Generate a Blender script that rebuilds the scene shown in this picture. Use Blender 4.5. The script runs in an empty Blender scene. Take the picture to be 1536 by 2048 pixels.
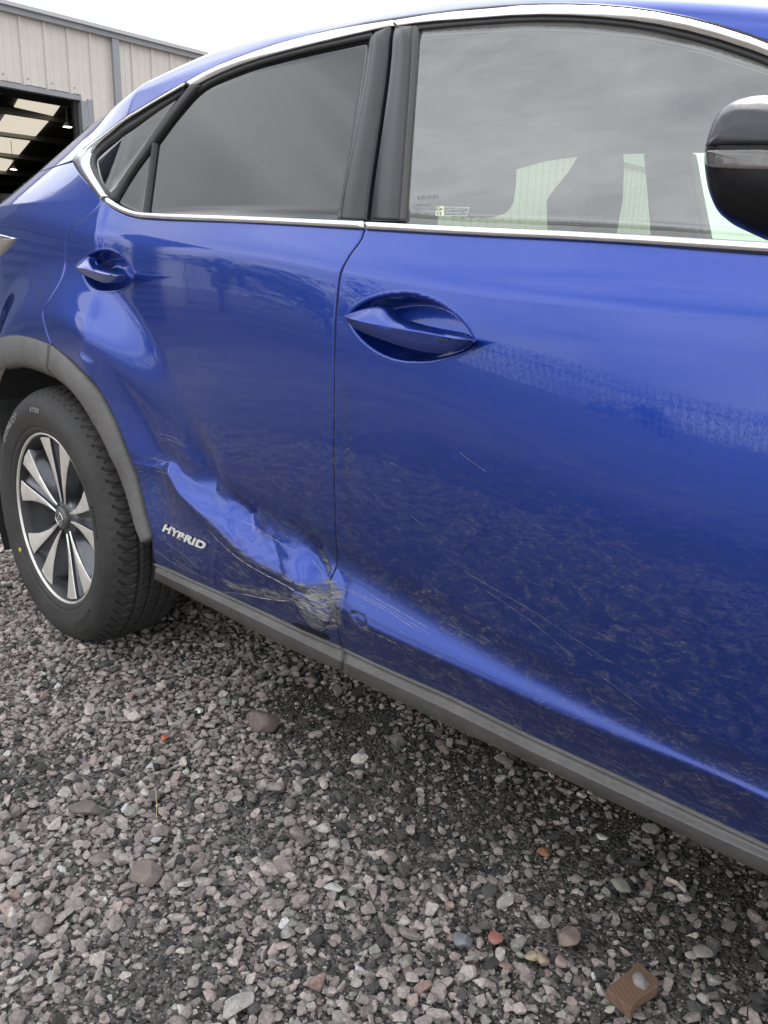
import bpy, math, random
import numpy as np
from mathutils import Matrix, Vector, noise as mnoise
random.seed(7); rng = np.random.default_rng(7)
D = bpy.data; sc = bpy.context.scene; COL = sc.collection
# ------------------------------------------------------------------ camera
CP = np.array([2.2186, -0.9516, 1.0274]); YAW, PITCH, ROLL, FPX = 0.779, 0.2752, 0.0216, 1684.98
def axes():
    cy, sy = math.cos(YAW), math.sin(YAW); cp, sp = math.cos(PITCH), math.sin(PITCH)
    F = np.array([-sy*cp, cy*cp, -sp]); R = np.array([cy, sy, 0.]); U = np.cross(R, F)
    cr, sr = math.cos(ROLL), math.sin(ROLL)
    return cr*R+sr*U, -sr*R+cr*U, F
RR, UU, FF = axes()
cam = D.objects.new('camera', D.cameras.new('camera')); COL.objects.link(cam); sc.camera = cam
m = Matrix.Identity(4)
for i in range(3):
    m[i][0], m[i][1], m[i][2], m[i][3] = RR[i], UU[i], -FF[i], CP[i]
cam.matrix_world = m
cam.data.sensor_fit = 'VERTICAL'; cam.data.sensor_height = 32.0
cam.data.lens = 32.0*FPX/2048; cam.data.clip_start = 0.02; cam.data.clip_end = 900
# ------------------------------------------------------------------ world, sun, exposure
SUN_EL, SUN_AZ = math.radians(50), math.radians(-25)      # azimuth from +y towards +x
w = D.worlds.new('World'); sc.world = w; w.use_nodes = True
nt = w.node_tree; N = nt.nodes; L = nt.links; N.clear()
out = N.new('ShaderNodeOutputWorld'); bg = N.new('ShaderNodeBackground'); bg.inputs['Strength'].default_value = 0.1
sky = N.new('ShaderNodeTexSky'); sky.sky_type = 'NISHITA'; sky.sun_disc = False
sky.sun_elevation = SUN_EL; sky.sun_rotation = SUN_AZ
tc = N.new('ShaderNodeTexCoord'); mp = N.new('ShaderNodeMapping'); mp.inputs['Scale'].default_value = (1, 1, 2.6)
mp.inputs['Location'].default_value = (0.35, 0.2, 0.1)
nz = N.new('ShaderNodeTexNoise'); nz.inputs['Scale'].default_value = 2.1; nz.inputs['Detail'].default_value = 6; nz.inputs['Roughness'].default_value = 0.5; nz.inputs['Distortion'].default_value = 0.4
rp = N.new('ShaderNodeValToRGB'); e = rp.color_ramp.elements
e[0].position = 0.34; e[0].color = (0.44, 0.46, 0.50, 1); e[1].position = 0.60; e[1].color = (1.0, 1.0, 1.0, 1)
mul = N.new('ShaderNodeMixRGB'); mul.blend_type = 'MULTIPLY'; mul.inputs[0].default_value = 1; mul.inputs[2].default_value = (11.5, 11.6, 12.0, 1)
mix = N.new('ShaderNodeMixRGB'); mix.inputs[0].default_value = 0.93
L.new(tc.outputs['Generated'], mp.inputs[0]); L.new(mp.outputs[0], nz.inputs['Vector']); L.new(nz.outputs['Fac'], rp.inputs[0])
L.new(rp.outputs[0], mul.inputs[1]); L.new(sky.outputs[0], mix.inputs[1]); L.new(mul.outputs[0], mix.inputs[2])
L.new(mix.outputs[0], bg.inputs[0]); L.new(bg.outputs[0], out.inputs[0])
sd = D.lights.new('sun', 'SUN'); sd.energy = 1.5; sd.angle = math.radians(22); sd.color = (1, 0.97, 0.92)
so = D.objects.new('sun', sd); COL.objects.link(so)
sv = Vector((math.sin(SUN_AZ)*math.cos(SUN_EL), math.cos(SUN_AZ)*math.cos(SUN_EL), math.sin(SUN_EL)))
so.rotation_euler = (-sv).to_track_quat('-Z', 'Y').to_euler()
sc.view_settings.view_transform = 'Standard'; sc.view_settings.look = 'None'
sc.view_settings.exposure = 1.1; sc.view_settings.gamma = 1.0; sc.view_settings.use_curve_mapping = False
sc.cycles.max_bounces = 8; sc.cycles.transparent_max_bounces = 12

# ------------------------------------------------------------------ measuring helpers (photo pixel -> point on a real surface)
def ray(u, v): return FF*FPX+RR*(u-768)-UU*(v-1024)
def bp(u, v, y):
    d = ray(u, v); t = (y-CP[1])/d[1]; return (CP[0]+t*d[0], CP[2]+t*d[2])
def bpg(u, v, z=0.0):
    d = ray(u, v); t = (z-CP[2])/d[2]; return (CP[0]+t*d[0], CP[1]+t*d[1])
def curve(pts):
    p = np.array(sorted(pts)); x, y = p[:, 0], p[:, 1]
    h = np.diff(x); dl = np.diff(y)/h; n = len(x); d = np.zeros(n)
    if n > 2:
        w1 = 2*h[1:]+h[:-1]; w2 = h[1:]+2*h[:-1]
        ok = dl[:-1]*dl[1:] > 0
        with np.errstate(divide='ignore', invalid='ignore'):
            hm = (w1+w2)/(w1/np.where(ok, dl[:-1], 1)+w2/np.where(ok, dl[1:], 1))
        d[1:-1] = np.where(ok, hm, 0)
    d[0] = dl[0]; d[-1] = dl[-1]
    def f(X):
        X = np.asarray(X, float); i = np.clip(np.searchsorted(x, X)-1, 0, n-2)
        hh = h[i]; t = (X-x[i])/hh; tc_ = np.clip(t, 0, 1)
        r = (2*tc_**3-3*tc_**2+1)*y[i]+(tc_**3-2*tc_**2+tc_)*hh*d[i]+(-2*tc_**3+3*tc_**2)*y[i+1]+(tc_**3-tc_**2)*hh*d[i+1]
        return r+(t-tc_)*hh*np.where(t < 0, d[i], d[i+1])
    return f
def pxcurve(l, y, extra=()): return curve([bp(u, v, y) for u, v in l]+list(extra))
def sm(t): t = np.clip(t, 0, 1); return t*t*(3-2*t)
def sdf(poly, X, Z):          # signed distance, negative inside
    P = np.array(poly); X = np.asarray(X, float); Z = np.asarray(Z, float)
    d = np.full(X.shape, 1e9); ins = np.zeros(X.shape, bool)
    for (x0, z0), (x1, z1) in zip(P, np.roll(P, -1, 0)):
        ex, ez = x1-x0, z1-z0; t = np.clip(((X-x0)*ex+(Z-z0)*ez)/(ex*ex+ez*ez+1e-12), 0, 1)
        d = np.minimum(d, np.hypot(X-x0-t*ex, Z-z0-t*ez))
        c = ((z0 > Z) != (z1 > Z)) & (X < (x1-x0)*(Z-z0)/(z1-z0+1e-12)+x0); ins ^= c
    return np.where(ins, -d, d)
def smooth_closed(pts, it=2):
    P = np.array(pts, float)
    for _ in range(it):
        Q = np.roll(P, -1, 0); P = np.stack([.75*P+.25*Q, .25*P+.75*Q], 1).reshape(-1, 2)
    return P
def resample(pts, n):
    P = np.array(pts, float); s = np.r_[0, np.cumsum(np.linalg.norm(np.diff(P, axis=0), axis=1))]
    t = np.linspace(0, s[-1], n); return np.stack([np.interp(t, s, P[:, k]) for k in range(P.shape[1])], 1)
def sm_open(pts, it=2):
    P = np.array(pts, float)
    for _ in range(it):
        Q = np.stack([.75*P[:-1]+.25*P[1:], .25*P[:-1]+.75*P[1:]], 1).reshape(-1, P.shape[1]); P = np.vstack([P[:1], Q, P[-1:]])
    return P

# ------------------------------------------------------------------ materials
def mat(name, col=(.5, .5, .5), rough=.5, metal=0., coat=0., spec=.5, emit=None, bump=0., bscale=50., var=0., vscale=8., coatr=.03):
    m = D.materials.new(name); m.use_nodes = True; t = m.node_tree; b = t.nodes['Principled BSDF']
    b.inputs['Base Color'].default_value = (*col, 1); b.inputs['Roughness'].default_value = rough; b.inputs['Metallic'].default_value = metal
    b.inputs['Coat Weight'].default_value = coat; b.inputs['Coat Roughness'].default_value = coatr; b.inputs['Specular IOR Level'].default_value = spec
    if emit: b.inputs['Emission Color'].default_value = (*emit[:3], 1); b.inputs['Emission Strength'].default_value = emit[3]
    if bump or var:
        c = t.nodes.new('ShaderNodeTexCoord')
    if bump:
        n = t.nodes.new('ShaderNodeTexNoise'); n.inputs['Scale'].default_value = bscale; n.inputs['Detail'].default_value = 5
        bu = t.nodes.new('ShaderNodeBump'); bu.inputs['Strength'].default_value = bump; bu.inputs['Distance'].default_value = .002
        t.links.new(c.outputs['Object'], n.inputs['Vector']); t.links.new(n.outputs['Fac'], bu.inputs['Height']); t.links.new(bu.outputs[0], b.inputs['Normal'])
    if var:
        n = t.nodes.new('ShaderNodeTexNoise'); n.inputs['Scale'].default_value = vscale; n.inputs['Detail'].default_value = 6; n.inputs['Roughness'].default_value = .65
        r = t.nodes.new('ShaderNodeValToRGB'); r.color_ramp.elements[0].position = .3; r.color_ramp.elements[1].position = .7
        r.color_ramp.elements[0].color = (*[k*(1-var) for k in col], 1); r.color_ramp.elements[1].color = (*[min(1, k*(1+var)) for k in col], 1)
        t.links.new(c.outputs['Object'], n.inputs['Vector']); t.links.new(n.outputs['Fac'], r.inputs[0]); t.links.new(r.outputs[0], b.inputs['Base Color'])
    return m
def nn(t, typ, **kw):
    n = t.nodes.new(typ)
    for k, v in kw.items():
        if k in n.inputs.keys(): n.inputs[k].default_value = v
        else: setattr(n, k, v)
    return n
def math_(t, op, a, b=None, clamp=False):
    n = t.nodes.new('ShaderNodeMath'); n.operation = op; n.use_clamp = clamp
    for i, x in enumerate((a, b)):
        if x is None: continue
        if isinstance(x, (int, float)): n.inputs[i].default_value = x
        else: t.links.new(x, n.inputs[i])
    return n.outputs[0]
def rng_(t, x, a, b, c=0., d=1.):
    n = t.nodes.new('ShaderNodeMapRange'); t.links.new(x, n.inputs[0])
    for i, v in zip((1, 2, 3, 4), (a, b, c, d)): n.inputs[i].default_value = v
    return n.outputs[0]
def tnoise(t, vec, scale, detail=4, rough=.55, dist=0.):
    n = nn(t, 'ShaderNodeTexNoise'); n.inputs['Scale'].default_value = scale; n.inputs['Detail'].default_value = detail
    n.inputs['Roughness'].default_value = rough; n.inputs['Distortion'].default_value = dist; t.links.new(vec, n.inputs['Vector']); return n.outputs['Fac']
def tmap(t, vec, sc_, rot=(0, 0, 0)):
    n = nn(t, 'ShaderNodeMapping'); n.inputs['Scale'].default_value = sc_; n.inputs['Rotation'].default_value = rot; t.links.new(vec, n.inputs[0]); return n.outputs[0]

def paint_material():
    m = D.materials.new('blue_metallic_paint'); m.use_nodes = True; t = m.node_tree; b = t.nodes['Principled BSDF']; o = t.nodes['Material Output']
    co = nn(t, 'ShaderNodeTexCoord').outputs['Object']
    b.inputs['Base Color'].default_value = (.0026, .040, .31, 1); b.inputs['Metallic'].default_value = .82; b.inputs['Roughness'].default_value = .38
    b.inputs['Coat Weight'].default_value = 1; b.inputs['Coat IOR'].default_value = 1.56
    du = nn(t, 'ShaderNodeAttribute', attribute_name='dust').outputs['Fac']; we = nn(t, 'ShaderNodeAttribute', attribute_name='wear').outputs['Fac']
    # dried dirt: wispy, broken clumps plus fine specks, stretched along the car by the road wind
    v1 = tmap(t, co, (11, 11, 26)); a = tnoise(t, v1, 2.0, 9, .75, 1.6)
    v2 = tmap(t, co, (34, 34, 150), (0, .12, 0)); c2 = tnoise(t, v2, 2.4, 9, .85, 1.2)
    big = tnoise(t, co, 4., 4, .6)
    wisp = math_(t, 'MULTIPLY', rng_(t, a, .46, .64), rng_(t, c2, .44, .62))
    veil = rng_(t, big, .35, .65, .12, 1.2)
    k = math_(t, 'MULTIPLY', wisp, math_(t, 'MULTIPLY', veil, .95))
    wk0 = math_(t, 'MULTIPLY', wisp, 1., True)
    k = math_(t, 'ADD', k, math_(t, 'MULTIPLY', rng_(t, c2, .32, .72), .62))
    k = math_(t, 'MULTIPLY', k, du, True)
    # stray light specks
    sp = tnoise(t, tmap(t, co, (170, 170, 240)), 1.6, 2, .5)
    k = math_(t, 'ADD', k, math_(t, 'MULTIPLY', rng_(t, sp, .735, .79), math_(t, 'MULTIPLY', rng_(t, du, 0., .5), .55)), True)
    # abrasion
    wn = tnoise(t, tmap(t, co, (12, 12, 60), (0, -.9, 0)), 2.2, 7, .62, 1.2)
    wk = math_(t, 'MULTIPLY', we, rng_(t, wn, .30, .56), True)
    dc = nn(t, 'ShaderNodeValToRGB'); dc.color_ramp.elements[0].color = (.026, .026, .030, 1); dc.color_ramp.elements[1].color = (.15, .155, .18, 1)
    dc.color_ramp.elements[0].position = .22; dc.color_ramp.elements[1].position = .6; t.links.new(math_(t, 'ADD', math_(t, 'MULTIPLY', c2, .45), math_(t, 'MULTIPLY', wk0, .55)), dc.inputs[0])
    dirt = nn(t, 'ShaderNodeBsdfDiffuse'); t.links.new(dc.outputs[0], dirt.inputs[0])
    scuff = nn(t, 'ShaderNodeBsdfDiffuse'); sr = nn(t, 'ShaderNodeValToRGB'); sr.color_ramp.elements[0].color = (.05, .05, .055, 1); sr.color_ramp.elements[1].color = (.34, .33, .30, 1)
    sr.color_ramp.elements[0].position = .40; sr.color_ramp.elements[1].position = .72; t.links.new(wn, sr.inputs[0]); t.links.new(sr.outputs[0], scuff.inputs[0])
    m1 = nn(t, 'ShaderNodeMixShader'); t.links.new(k, m1.inputs[0]); t.links.new(b.outputs[0], m1.inputs[1]); t.links.new(dirt.outputs[0], m1.inputs[2])
    m2 = nn(t, 'ShaderNodeMixShader'); t.links.new(wk, m2.inputs[0]); t.links.new(m1.outputs[0], m2.inputs[1]); t.links.new(scuff.outputs[0], m2.inputs[2])
    t.links.new(m2.outputs[0], o.inputs[0])
    # a film of dust dulls the clear coat; slight orange peel
    t.links.new(math_(t, 'ADD', .0, math_(t, 'MULTIPLY', math_(t, 'MULTIPLY', du, du), .16)), b.inputs['Coat Roughness'])
    pe = tnoise(t, co, 220, 2, .5); bu = nn(t, 'ShaderNodeBump'); bu.inputs['Strength'].default_value = .05; bu.inputs['Distance'].default_value = .0004
    t.links.new(pe, bu.inputs['Height'])
    b2 = nn(t, 'ShaderNodeBump'); b2.inputs['Distance'].default_value = .0015; t.links.new(math_(t, 'MULTIPLY', math_(t, 'ADD', du, we), .25), b2.inputs['Strength'])
    t.links.new(a, b2.inputs['Height']); t.links.new(bu.outputs[0], b2.inputs['Normal']); t.links.new(b2.outputs[0], b.inputs['Normal']); t.links.new(bu.outputs[0], b.inputs['Coat Normal'])
    return m
def glass_material(name, tint, veil, refl_ior=1.55, dusty=.05):
    m = D.materials.new(name); m.use_nodes = True; t = m.node_tree; t.nodes.remove(t.nodes['Principled BSDF']); o = t.nodes['Material Output']
    co = nn(t, 'ShaderNodeTexCoord').outputs['Object']
    tr = nn(t, 'ShaderNodeBsdfTransparent'); tr.inputs[0].default_value = (*tint, 1)
    gl = nn(t, 'ShaderNodeBsdfGlossy'); gl.inputs['Roughness'].default_value = .01
    ge = nn(t, 'ShaderNodeNewGeometry'); dp = nn(t, 'ShaderNodeVectorMath', operation='DOT_PRODUCT'); t.links.new(ge.outputs['Normal'], dp.inputs[0]); t.links.new(ge.outputs['Incoming'], dp.inputs[1])
    F0 = 2*((refl_ior-1)/(refl_ior+1))**2; sch = math_(t, 'ADD', F0, math_(t, 'MULTIPLY', 1-F0, math_(t, 'POWER', math_(t, 'SUBTRACT', 1., math_(t, 'ABSOLUTE', dp.outputs['Value']), True), 4.6)), True)
    mx = nn(t, 'ShaderNodeMixShader'); t.links.new(sch, mx.inputs[0]); t.links.new(tr.outputs[0], mx.inputs[1]); t.links.new(gl.outputs[0], mx.inputs[2])
    df = nn(t, 'ShaderNodeBsdfDiffuse'); df.inputs[0].default_value = (*veil, 1)
    n1 = tnoise(t, tmap(t, co, (3, 3, 12)), 2., 7, .7, .8); n2 = tnoise(t, co, 330, 2, .5); n3 = tnoise(t, tmap(t, co, (5, 5, 60), (0, .1, 0)), 2., 4, .6)
    k = math_(t, 'MULTIPLY', rng_(t, n1, .3, .7, .4, 1.5), dusty)
    k = math_(t, 'ADD', k, math_(t, 'MULTIPLY', rng_(t, n2, .80, .84), .25)); k = math_(t, 'ADD', k, math_(t, 'MULTIPLY', rng_(t, n3, .66, .72), .06), True)
    m2 = nn(t, 'ShaderNodeMixShader'); t.links.new(k, m2.inputs[0]); t.links.new(mx.outputs[0], m2.inputs[1]); t.links.new(df.outputs[0], m2.inputs[2])
    t.links.new(m2.outputs[0], o.inputs[0]); return m
M = {}
M['paint'] = paint_material()
M['chrome'] = mat('satin_chrome', (.74, .73, .71), .22, 1., bump=.05, bscale=90, var=.06, vscale=30)
M['seal'] = mat('black_rubber_seal', (.012, .012, .013), .45, var=.3, vscale=30)
M['gap'] = mat('dark_gap', (.006, .006, .007), .8)
M['gloss'] = mat('gloss_black_trim', (.015, .015, .018), .12, coat=1, coatr=.04, bump=.02, bscale=300)
M['pillar'] = mat('pillar_film', (.014, .014, .017), .28, coat=.25, spec=.4, coatr=.12, bump=.04, bscale=400, var=.2, vscale=40)
M['plastic'] = mat('grey_textured_plastic', (.10, .097, .092), .36, bump=.35, bscale=900, var=.22, vscale=14, spec=.5)
def weather(m):
    t = m.node_tree; b = t.nodes['Principled BSDF']; co = nn(t, 'ShaderNodeTexCoord').outputs['Object']; src = b.inputs['Base Color'].links[0].from_socket
    n1 = tnoise(t, tmap(t, co, (6, 6, 20)), 3., 8, .75, 1.); n2 = tnoise(t, tmap(t, co, (30, 30, 160), (0, .3, 0)), 3., 6, .7)
    k = math_(t, 'MULTIPLY', rng_(t, n1, .45, .7), rng_(t, n2, .4, .7), True); mx = nn(t, 'ShaderNodeMixRGB'); mx.inputs[2].default_value = (.22, .20, .17, 1)
    t.links.new(math_(t, 'MULTIPLY', k, .7), mx.inputs[0]); t.links.new(src, mx.inputs[1]); t.links.new(mx.outputs[0], b.inputs['Base Color']); t.links.new(rng_(t, n1, .3, .7, .30, .6), b.inputs['Roughness'])
weather(M['plastic'])
M['tint'] = glass_material('privacy_glass', (.07, .07, .075), (.20, .20, .20), 1.56, .035)
M['glass'] = glass_material('green_tinted_glass', (.72, .86, .74), (.50, .54, .50), 1.92, .20)
M['black'] = mat('interior_black', (.02, .021, .022), .8, var=.2)
M['inner'] = mat('cabin_fabric', (.075, .078, .08), .9, var=.25, bump=.3, bscale=200)
M['tyre'] = mat('tyre_rubber', (.034, .033, .031), .66, bump=.12, bscale=260, var=.28, vscale=9, spec=.45)
M['chalk'] = mat('worn_lettering', (.24, .235, .22), .85, var=.5, vscale=60)
M['machined'] = mat('machined_alloy', (.74, .72, .66), .42, .6, coat=.5, coatr=.1, var=.14, vscale=25)
M['alloydark'] = mat('dark_alloy_paint', (.085, .09, .10), .35, .55, coat=.6, var=.2, vscale=20)
M['rimdark'] = mat('rim_barrel', (.05, .05, .052), .5, .5, var=.3)
M['disc'] = mat('brake_disc', (.16, .12, .09), .5, .7, var=.5, vscale=18)
M['cap'] = mat('hub_cap_grey', (.10, .10, .10), .4, .3, coat=.4)
M['yellow'] = mat('yellow_dot', (.62, .40, .05), .6)
M['lens'] = mat('lamp_lens', (.10, .095, .085), .08, coat=1)
M['lamp'] = mat('tail_lamp_glass', (.14, .13, .11), .08, coat=1)
M['white'] = mat('etched_print', (.62, .68, .60), .7)
M['greypanel'] = mat('panel_primer', (.36, .345, .32), .6, var=.3, vscale=90, bump=.5, bscale=200)

# ------------------------------------------------------------------ object helpers
def tag(o, label=None, cat=None, group=None, kind=None):
    for k, v in (('label', label), ('category', cat), ('group', group), ('kind', kind)):
        if v: o[k] = v
    return o
def empty(name, loc, rz=0.):
    o = D.objects.new(name, None); COL.objects.link(o); o.location = loc; o.rotation_euler = (0, 0, rz); o.empty_display_size = .1; return o
def mk(name, V, Fs, m, parent=None, smooth=True, origin=None, fm=None, attrs=None):
    V = np.asarray(V, float).reshape(-1, 3)
    if origin is not None: V = V-np.asarray(origin)
    me = D.meshes.new(name); me.from_pydata(V.tolist(), [], [tuple(int(i) for i in f) for f in Fs])
    for mm in (m if isinstance(m, (list, tuple)) else [m]): me.materials.append(mm)
    if smooth: me.polygons.foreach_set('use_smooth', [True]*len(me.polygons))
    if fm is not None: me.polygons.foreach_set('material_index', [int(i) for i in fm])
    for k, a in (attrs or {}).items():
        at = me.attributes.new(k, 'FLOAT', 'POINT'); at.data.foreach_set('value', np.asarray(a, np.float32).ravel())
    me.update(); o = D.objects.new(name, me); COL.objects.link(o)
    if parent is not None: o.parent = parent
    return o
def gridf(n, k, wrap=False, off=0, flip=False):
    f = []
    for i in range(n if wrap else n-1):
        for j in range(k-1):
            a, b, c, d = off+i*k+j, off+((i+1) % n)*k+j, off+((i+1) % n)*k+j+1, off+i*k+j+1
            f.append((a, d, c, b) if flip else (a, b, c, d))
    return f
def boxv(c, s):
    cx, cy, cz = c; a, b, d = s[0]/2, s[1]/2, s[2]/2
    V = [(cx+i*a, cy+j*b, cz+k*d) for i in (-1, 1) for j in (-1, 1) for k in (-1, 1)]
    return V, [(0, 1, 3, 2), (4, 6, 7, 5), (0, 4, 5, 1), (2, 3, 7, 6), (0, 2, 6, 4), (1, 5, 7, 3)]
def box(name, c, s, m, parent=None, origin=None): V, F_ = boxv(c, s); return mk(name, V, F_, m, parent, False, origin)
def bevel(o, w_=.004, n=2):
    b = o.modifiers.new('b', 'BEVEL'); b.width = w_; b.segments = n; b.limit_method = 'ANGLE'; b.angle_limit = .6; return o
def text_geo(s, size, extrude=.001, shear=0., wscale=1., bold=0., spacing=1.):
    cu = D.curves.new('t', 'FONT'); cu.body = s; cu.size = size; cu.extrude = extrude; cu.shear = shear; cu.offset = bold; cu.space_character = spacing
    cu.align_x = 'LEFT'; o = D.objects.new('t', cu); COL.objects.link(o)
    dg = bpy.context.evaluated_depsgraph_get(); me = D.meshes.new_from_object(o.evaluated_get(dg))
    V = np.array([v.co[:] for v in me.vertices]); Fs = [tuple(p.vertices) for p in me.polygons]
    D.objects.remove(o); D.curves.remove(cu); D.meshes.remove(me); V[:, 0] *= wscale; return V, Fs
def join(parts):
    V, F_, o = [], [], 0
    for v, f in parts: V += [tuple(x) for x in v]; F_ += [tuple(i+o for i in g) for g in f]; o += len(v)
    return V, F_

# ================================================================== GROUND
def ground_material():
    m = D.materials.new('dark_grit'); m.use_nodes = True; t = m.node_tree; b = t.nodes['Principled BSDF']
    co = nn(t, 'ShaderNodeTexCoord').outputs['Object']
    v = nn(t, 'ShaderNodeTexVoronoi'); v.inputs['Scale'].default_value = 60; t.links.new(co, v.inputs['Vector'])
    v2 = nn(t, 'ShaderNodeTexVoronoi'); v2.inputs['Scale'].default_value = 170; t.links.new(co, v2.inputs['Vector'])
    big = tnoise(t, co, 1.3, 5, .6)
    r = nn(t, 'ShaderNodeValToRGB'); es = r.color_ramp.elements; es[0].color = (.02, .019, .018, 1); es[1].color = (.19, .175, .155, 1); es[0].position = .1; es[1].position = .95
    sepr = nn(t, 'ShaderNodeSeparateColor'); t.links.new(v2.outputs['Color'], sepr.inputs[0]); t.links.new(sepr.outputs[0], r.inputs[0])
    # beyond the built stones the sheet itself carries the gravel's colour
    r2 = nn(t, 'ShaderNodeValToRGB'); es = r2.color_ramp.elements; es[0].color = (.10, .088, .08, 1); es[1].color = (.36, .32, .30, 1)
    s2 = nn(t, 'ShaderNodeSeparateColor'); t.links.new(v.outputs['Color'], s2.inputs[0]); t.links.new(s2.outputs[0], r2.inputs[0])
    ln = nn(t, 'ShaderNodeVectorMath', operation='LENGTH'); off = nn(t, 'ShaderNodeVectorMath', operation='ADD'); off.inputs[1].default_value = (-.6, 0, 0)
    t.links.new(co, off.inputs[0]); t.links.new(off.outputs[0], ln.inputs[0])
    far = rng_(t, ln.outputs['Value'], 3.0, 4.5)
    mx = nn(t, 'ShaderNodeMixRGB'); t.links.new(far, mx.inputs[0]); t.links.new(r.outputs[0], mx.inputs[1]); t.links.new(r2.outputs[0], mx.inputs[2])
    mb = nn(t, 'ShaderNodeMixRGB', blend_type='MULTIPLY'); mb.inputs[0].default_value = 1; bw = nn(t, 'ShaderNodeValToRGB')
    bw.color_ramp.elements[0].color = (.6, .6, .6, 1); bw.color_ramp.elements[1].color = (1.2, 1.2, 1.2, 1); bw.color_ramp.elements[0].position = .3; bw.color_ramp.elements[1].position = .7
    t.links.new(big, bw.inputs[0]); t.links.new(mx.outputs[0], mb.inputs[1]); t.links.new(bw.outputs[0], mb.inputs[2]); t.links.new(mb.outputs[0], b.inputs['Base Color'])
    b.inputs['Roughness'].default_value = .85
    bu = nn(t, 'ShaderNodeBump'); bu.inputs['Strength'].default_value = .8; bu.inputs['Distance'].default_value = .006; bu.invert = True
    t.links.new(v2.outputs['Distance'], bu.inputs['Height']); t.links.new(bu.outputs[0], b.inputs['Normal'])
    return m
def hgt(x, y): return .005*np.sin(x*1.7+1.3*np.sin(y*1.1+.4))*np.cos(y*1.9+.8*np.sin(x*.9))+.0022*np.sin(x*7.3+1.9*np.sin(y*4.1))*np.sin(y*6.1+1.2*np.cos(x*3.7)+.5)
xs = np.r_[-300, -120, -40, -15, -8, np.arange(-5, 5.01, .06), 8, 15, 40, 120, 300]
ys = np.r_[-300, -120, -40, -15, -6, np.arange(-2.4, 3.01, .06), 6, 15, 40, 120, 300]
V = [(x, y, (hgt(x, y) if abs(x) < 5 and -2.4 <= y < 3 else 0)-.004) for x in xs for y in ys]
gr = mk('gravel_ground', V, gridf(len(xs), len(ys)), ground_material()); tag(gr, kind='structure')

def rock_material(name, dark=1.):
    m = D.materials.new(name); m.use_nodes = True; t = m.node_tree; b = t.nodes['Principled BSDF']
    rnd = nn(t, 'ShaderNodeAttribute', attribute_name='tint', attribute_type='INSTANCER').outputs['Fac']
    r = nn(t, 'ShaderNodeValToRGB'); cr = r.color_ramp; cr.interpolation = 'LINEAR'
    GAIN = 2.2
    stops = [(0, (.026, .024, .023)), (.045, (.042, .039, .036)), (.08, (.075, .066, .061)), (.12, (.17, .140, .125)), (.25, (.125, .104, .096)), (.38, (.215, .180, .162)), (.5, (.155, .122, .118)), (.62, (.24, .203, .182)), (.74, (.17, .155, .138)),
             (.84, (.29, .25, .222)), (.90, (.255, .195, .175)), (.945, (.33, .295, .26)), (.97, (.34, .20, .165)), (.982, (.55, .52, .47)), (1., (.72, .70, .66))]
    stops = [(p, tuple(min(.8, k*g_*(GAIN if p < .96 else 1.1)) for k, g_ in zip(c, (1., 1.06, 1.07)))) for p, c in stops]
    cr.elements[0].position = 0; cr.elements[0].color = (*stops[0][1], 1); cr.elements[1].position = 1; cr.elements[1].color = (*stops[-1][1], 1)
    for p, c in stops[1:-1]: e_ = cr.elements.new(p); e_.color = (*c, 1)
    t.links.new(rnd, r.inputs[0])
    co = nn(t, 'ShaderNodeTexCoord').outputs['Object']; n = tnoise(t, co, 2.2, 8, .7)
    bw = nn(t, 'ShaderNodeValToRGB'); bw.color_ramp.elements[0].color = (.62*dark, .60*dark, .59*dark, 1); bw.color_ramp.elements[1].color = (1.25*dark, 1.25*dark, 1.23*dark, 1)
    bw.color_ramp.elements[0].position = .32; bw.color_ramp.elements[1].position = .68; t.links.new(n, bw.inputs[0])
    mb = nn(t, 'ShaderNodeMixRGB', blend_type='MULTIPLY'); mb.inputs[0].default_value = 1; t.links.new(r.outputs[0], mb.inputs[1]); t.links.new(bw.outputs[0], mb.inputs[2])
    # lowest stops: damp dirty stones, plus shade beside the car put into the colour
    t.links.new(mb.outputs[0], b.inputs['Base Color']); b.inputs['Roughness'].default_value = .72; b.inputs['Specular IOR Level'].default_value = .4
    n2 = tnoise(t, co, 7, 6, .7); bu = nn(t, 'ShaderNodeBump'); bu.inputs['Strength'].default_value = .5; bu.inputs['Distance'].default_value = .15
    t.links.new(n2, bu.inputs['Height']); t.links.new(bu.outputs[0], b.inputs['Normal'])
    return m
M['rock'] = rock_material('gravel_stone')

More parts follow.
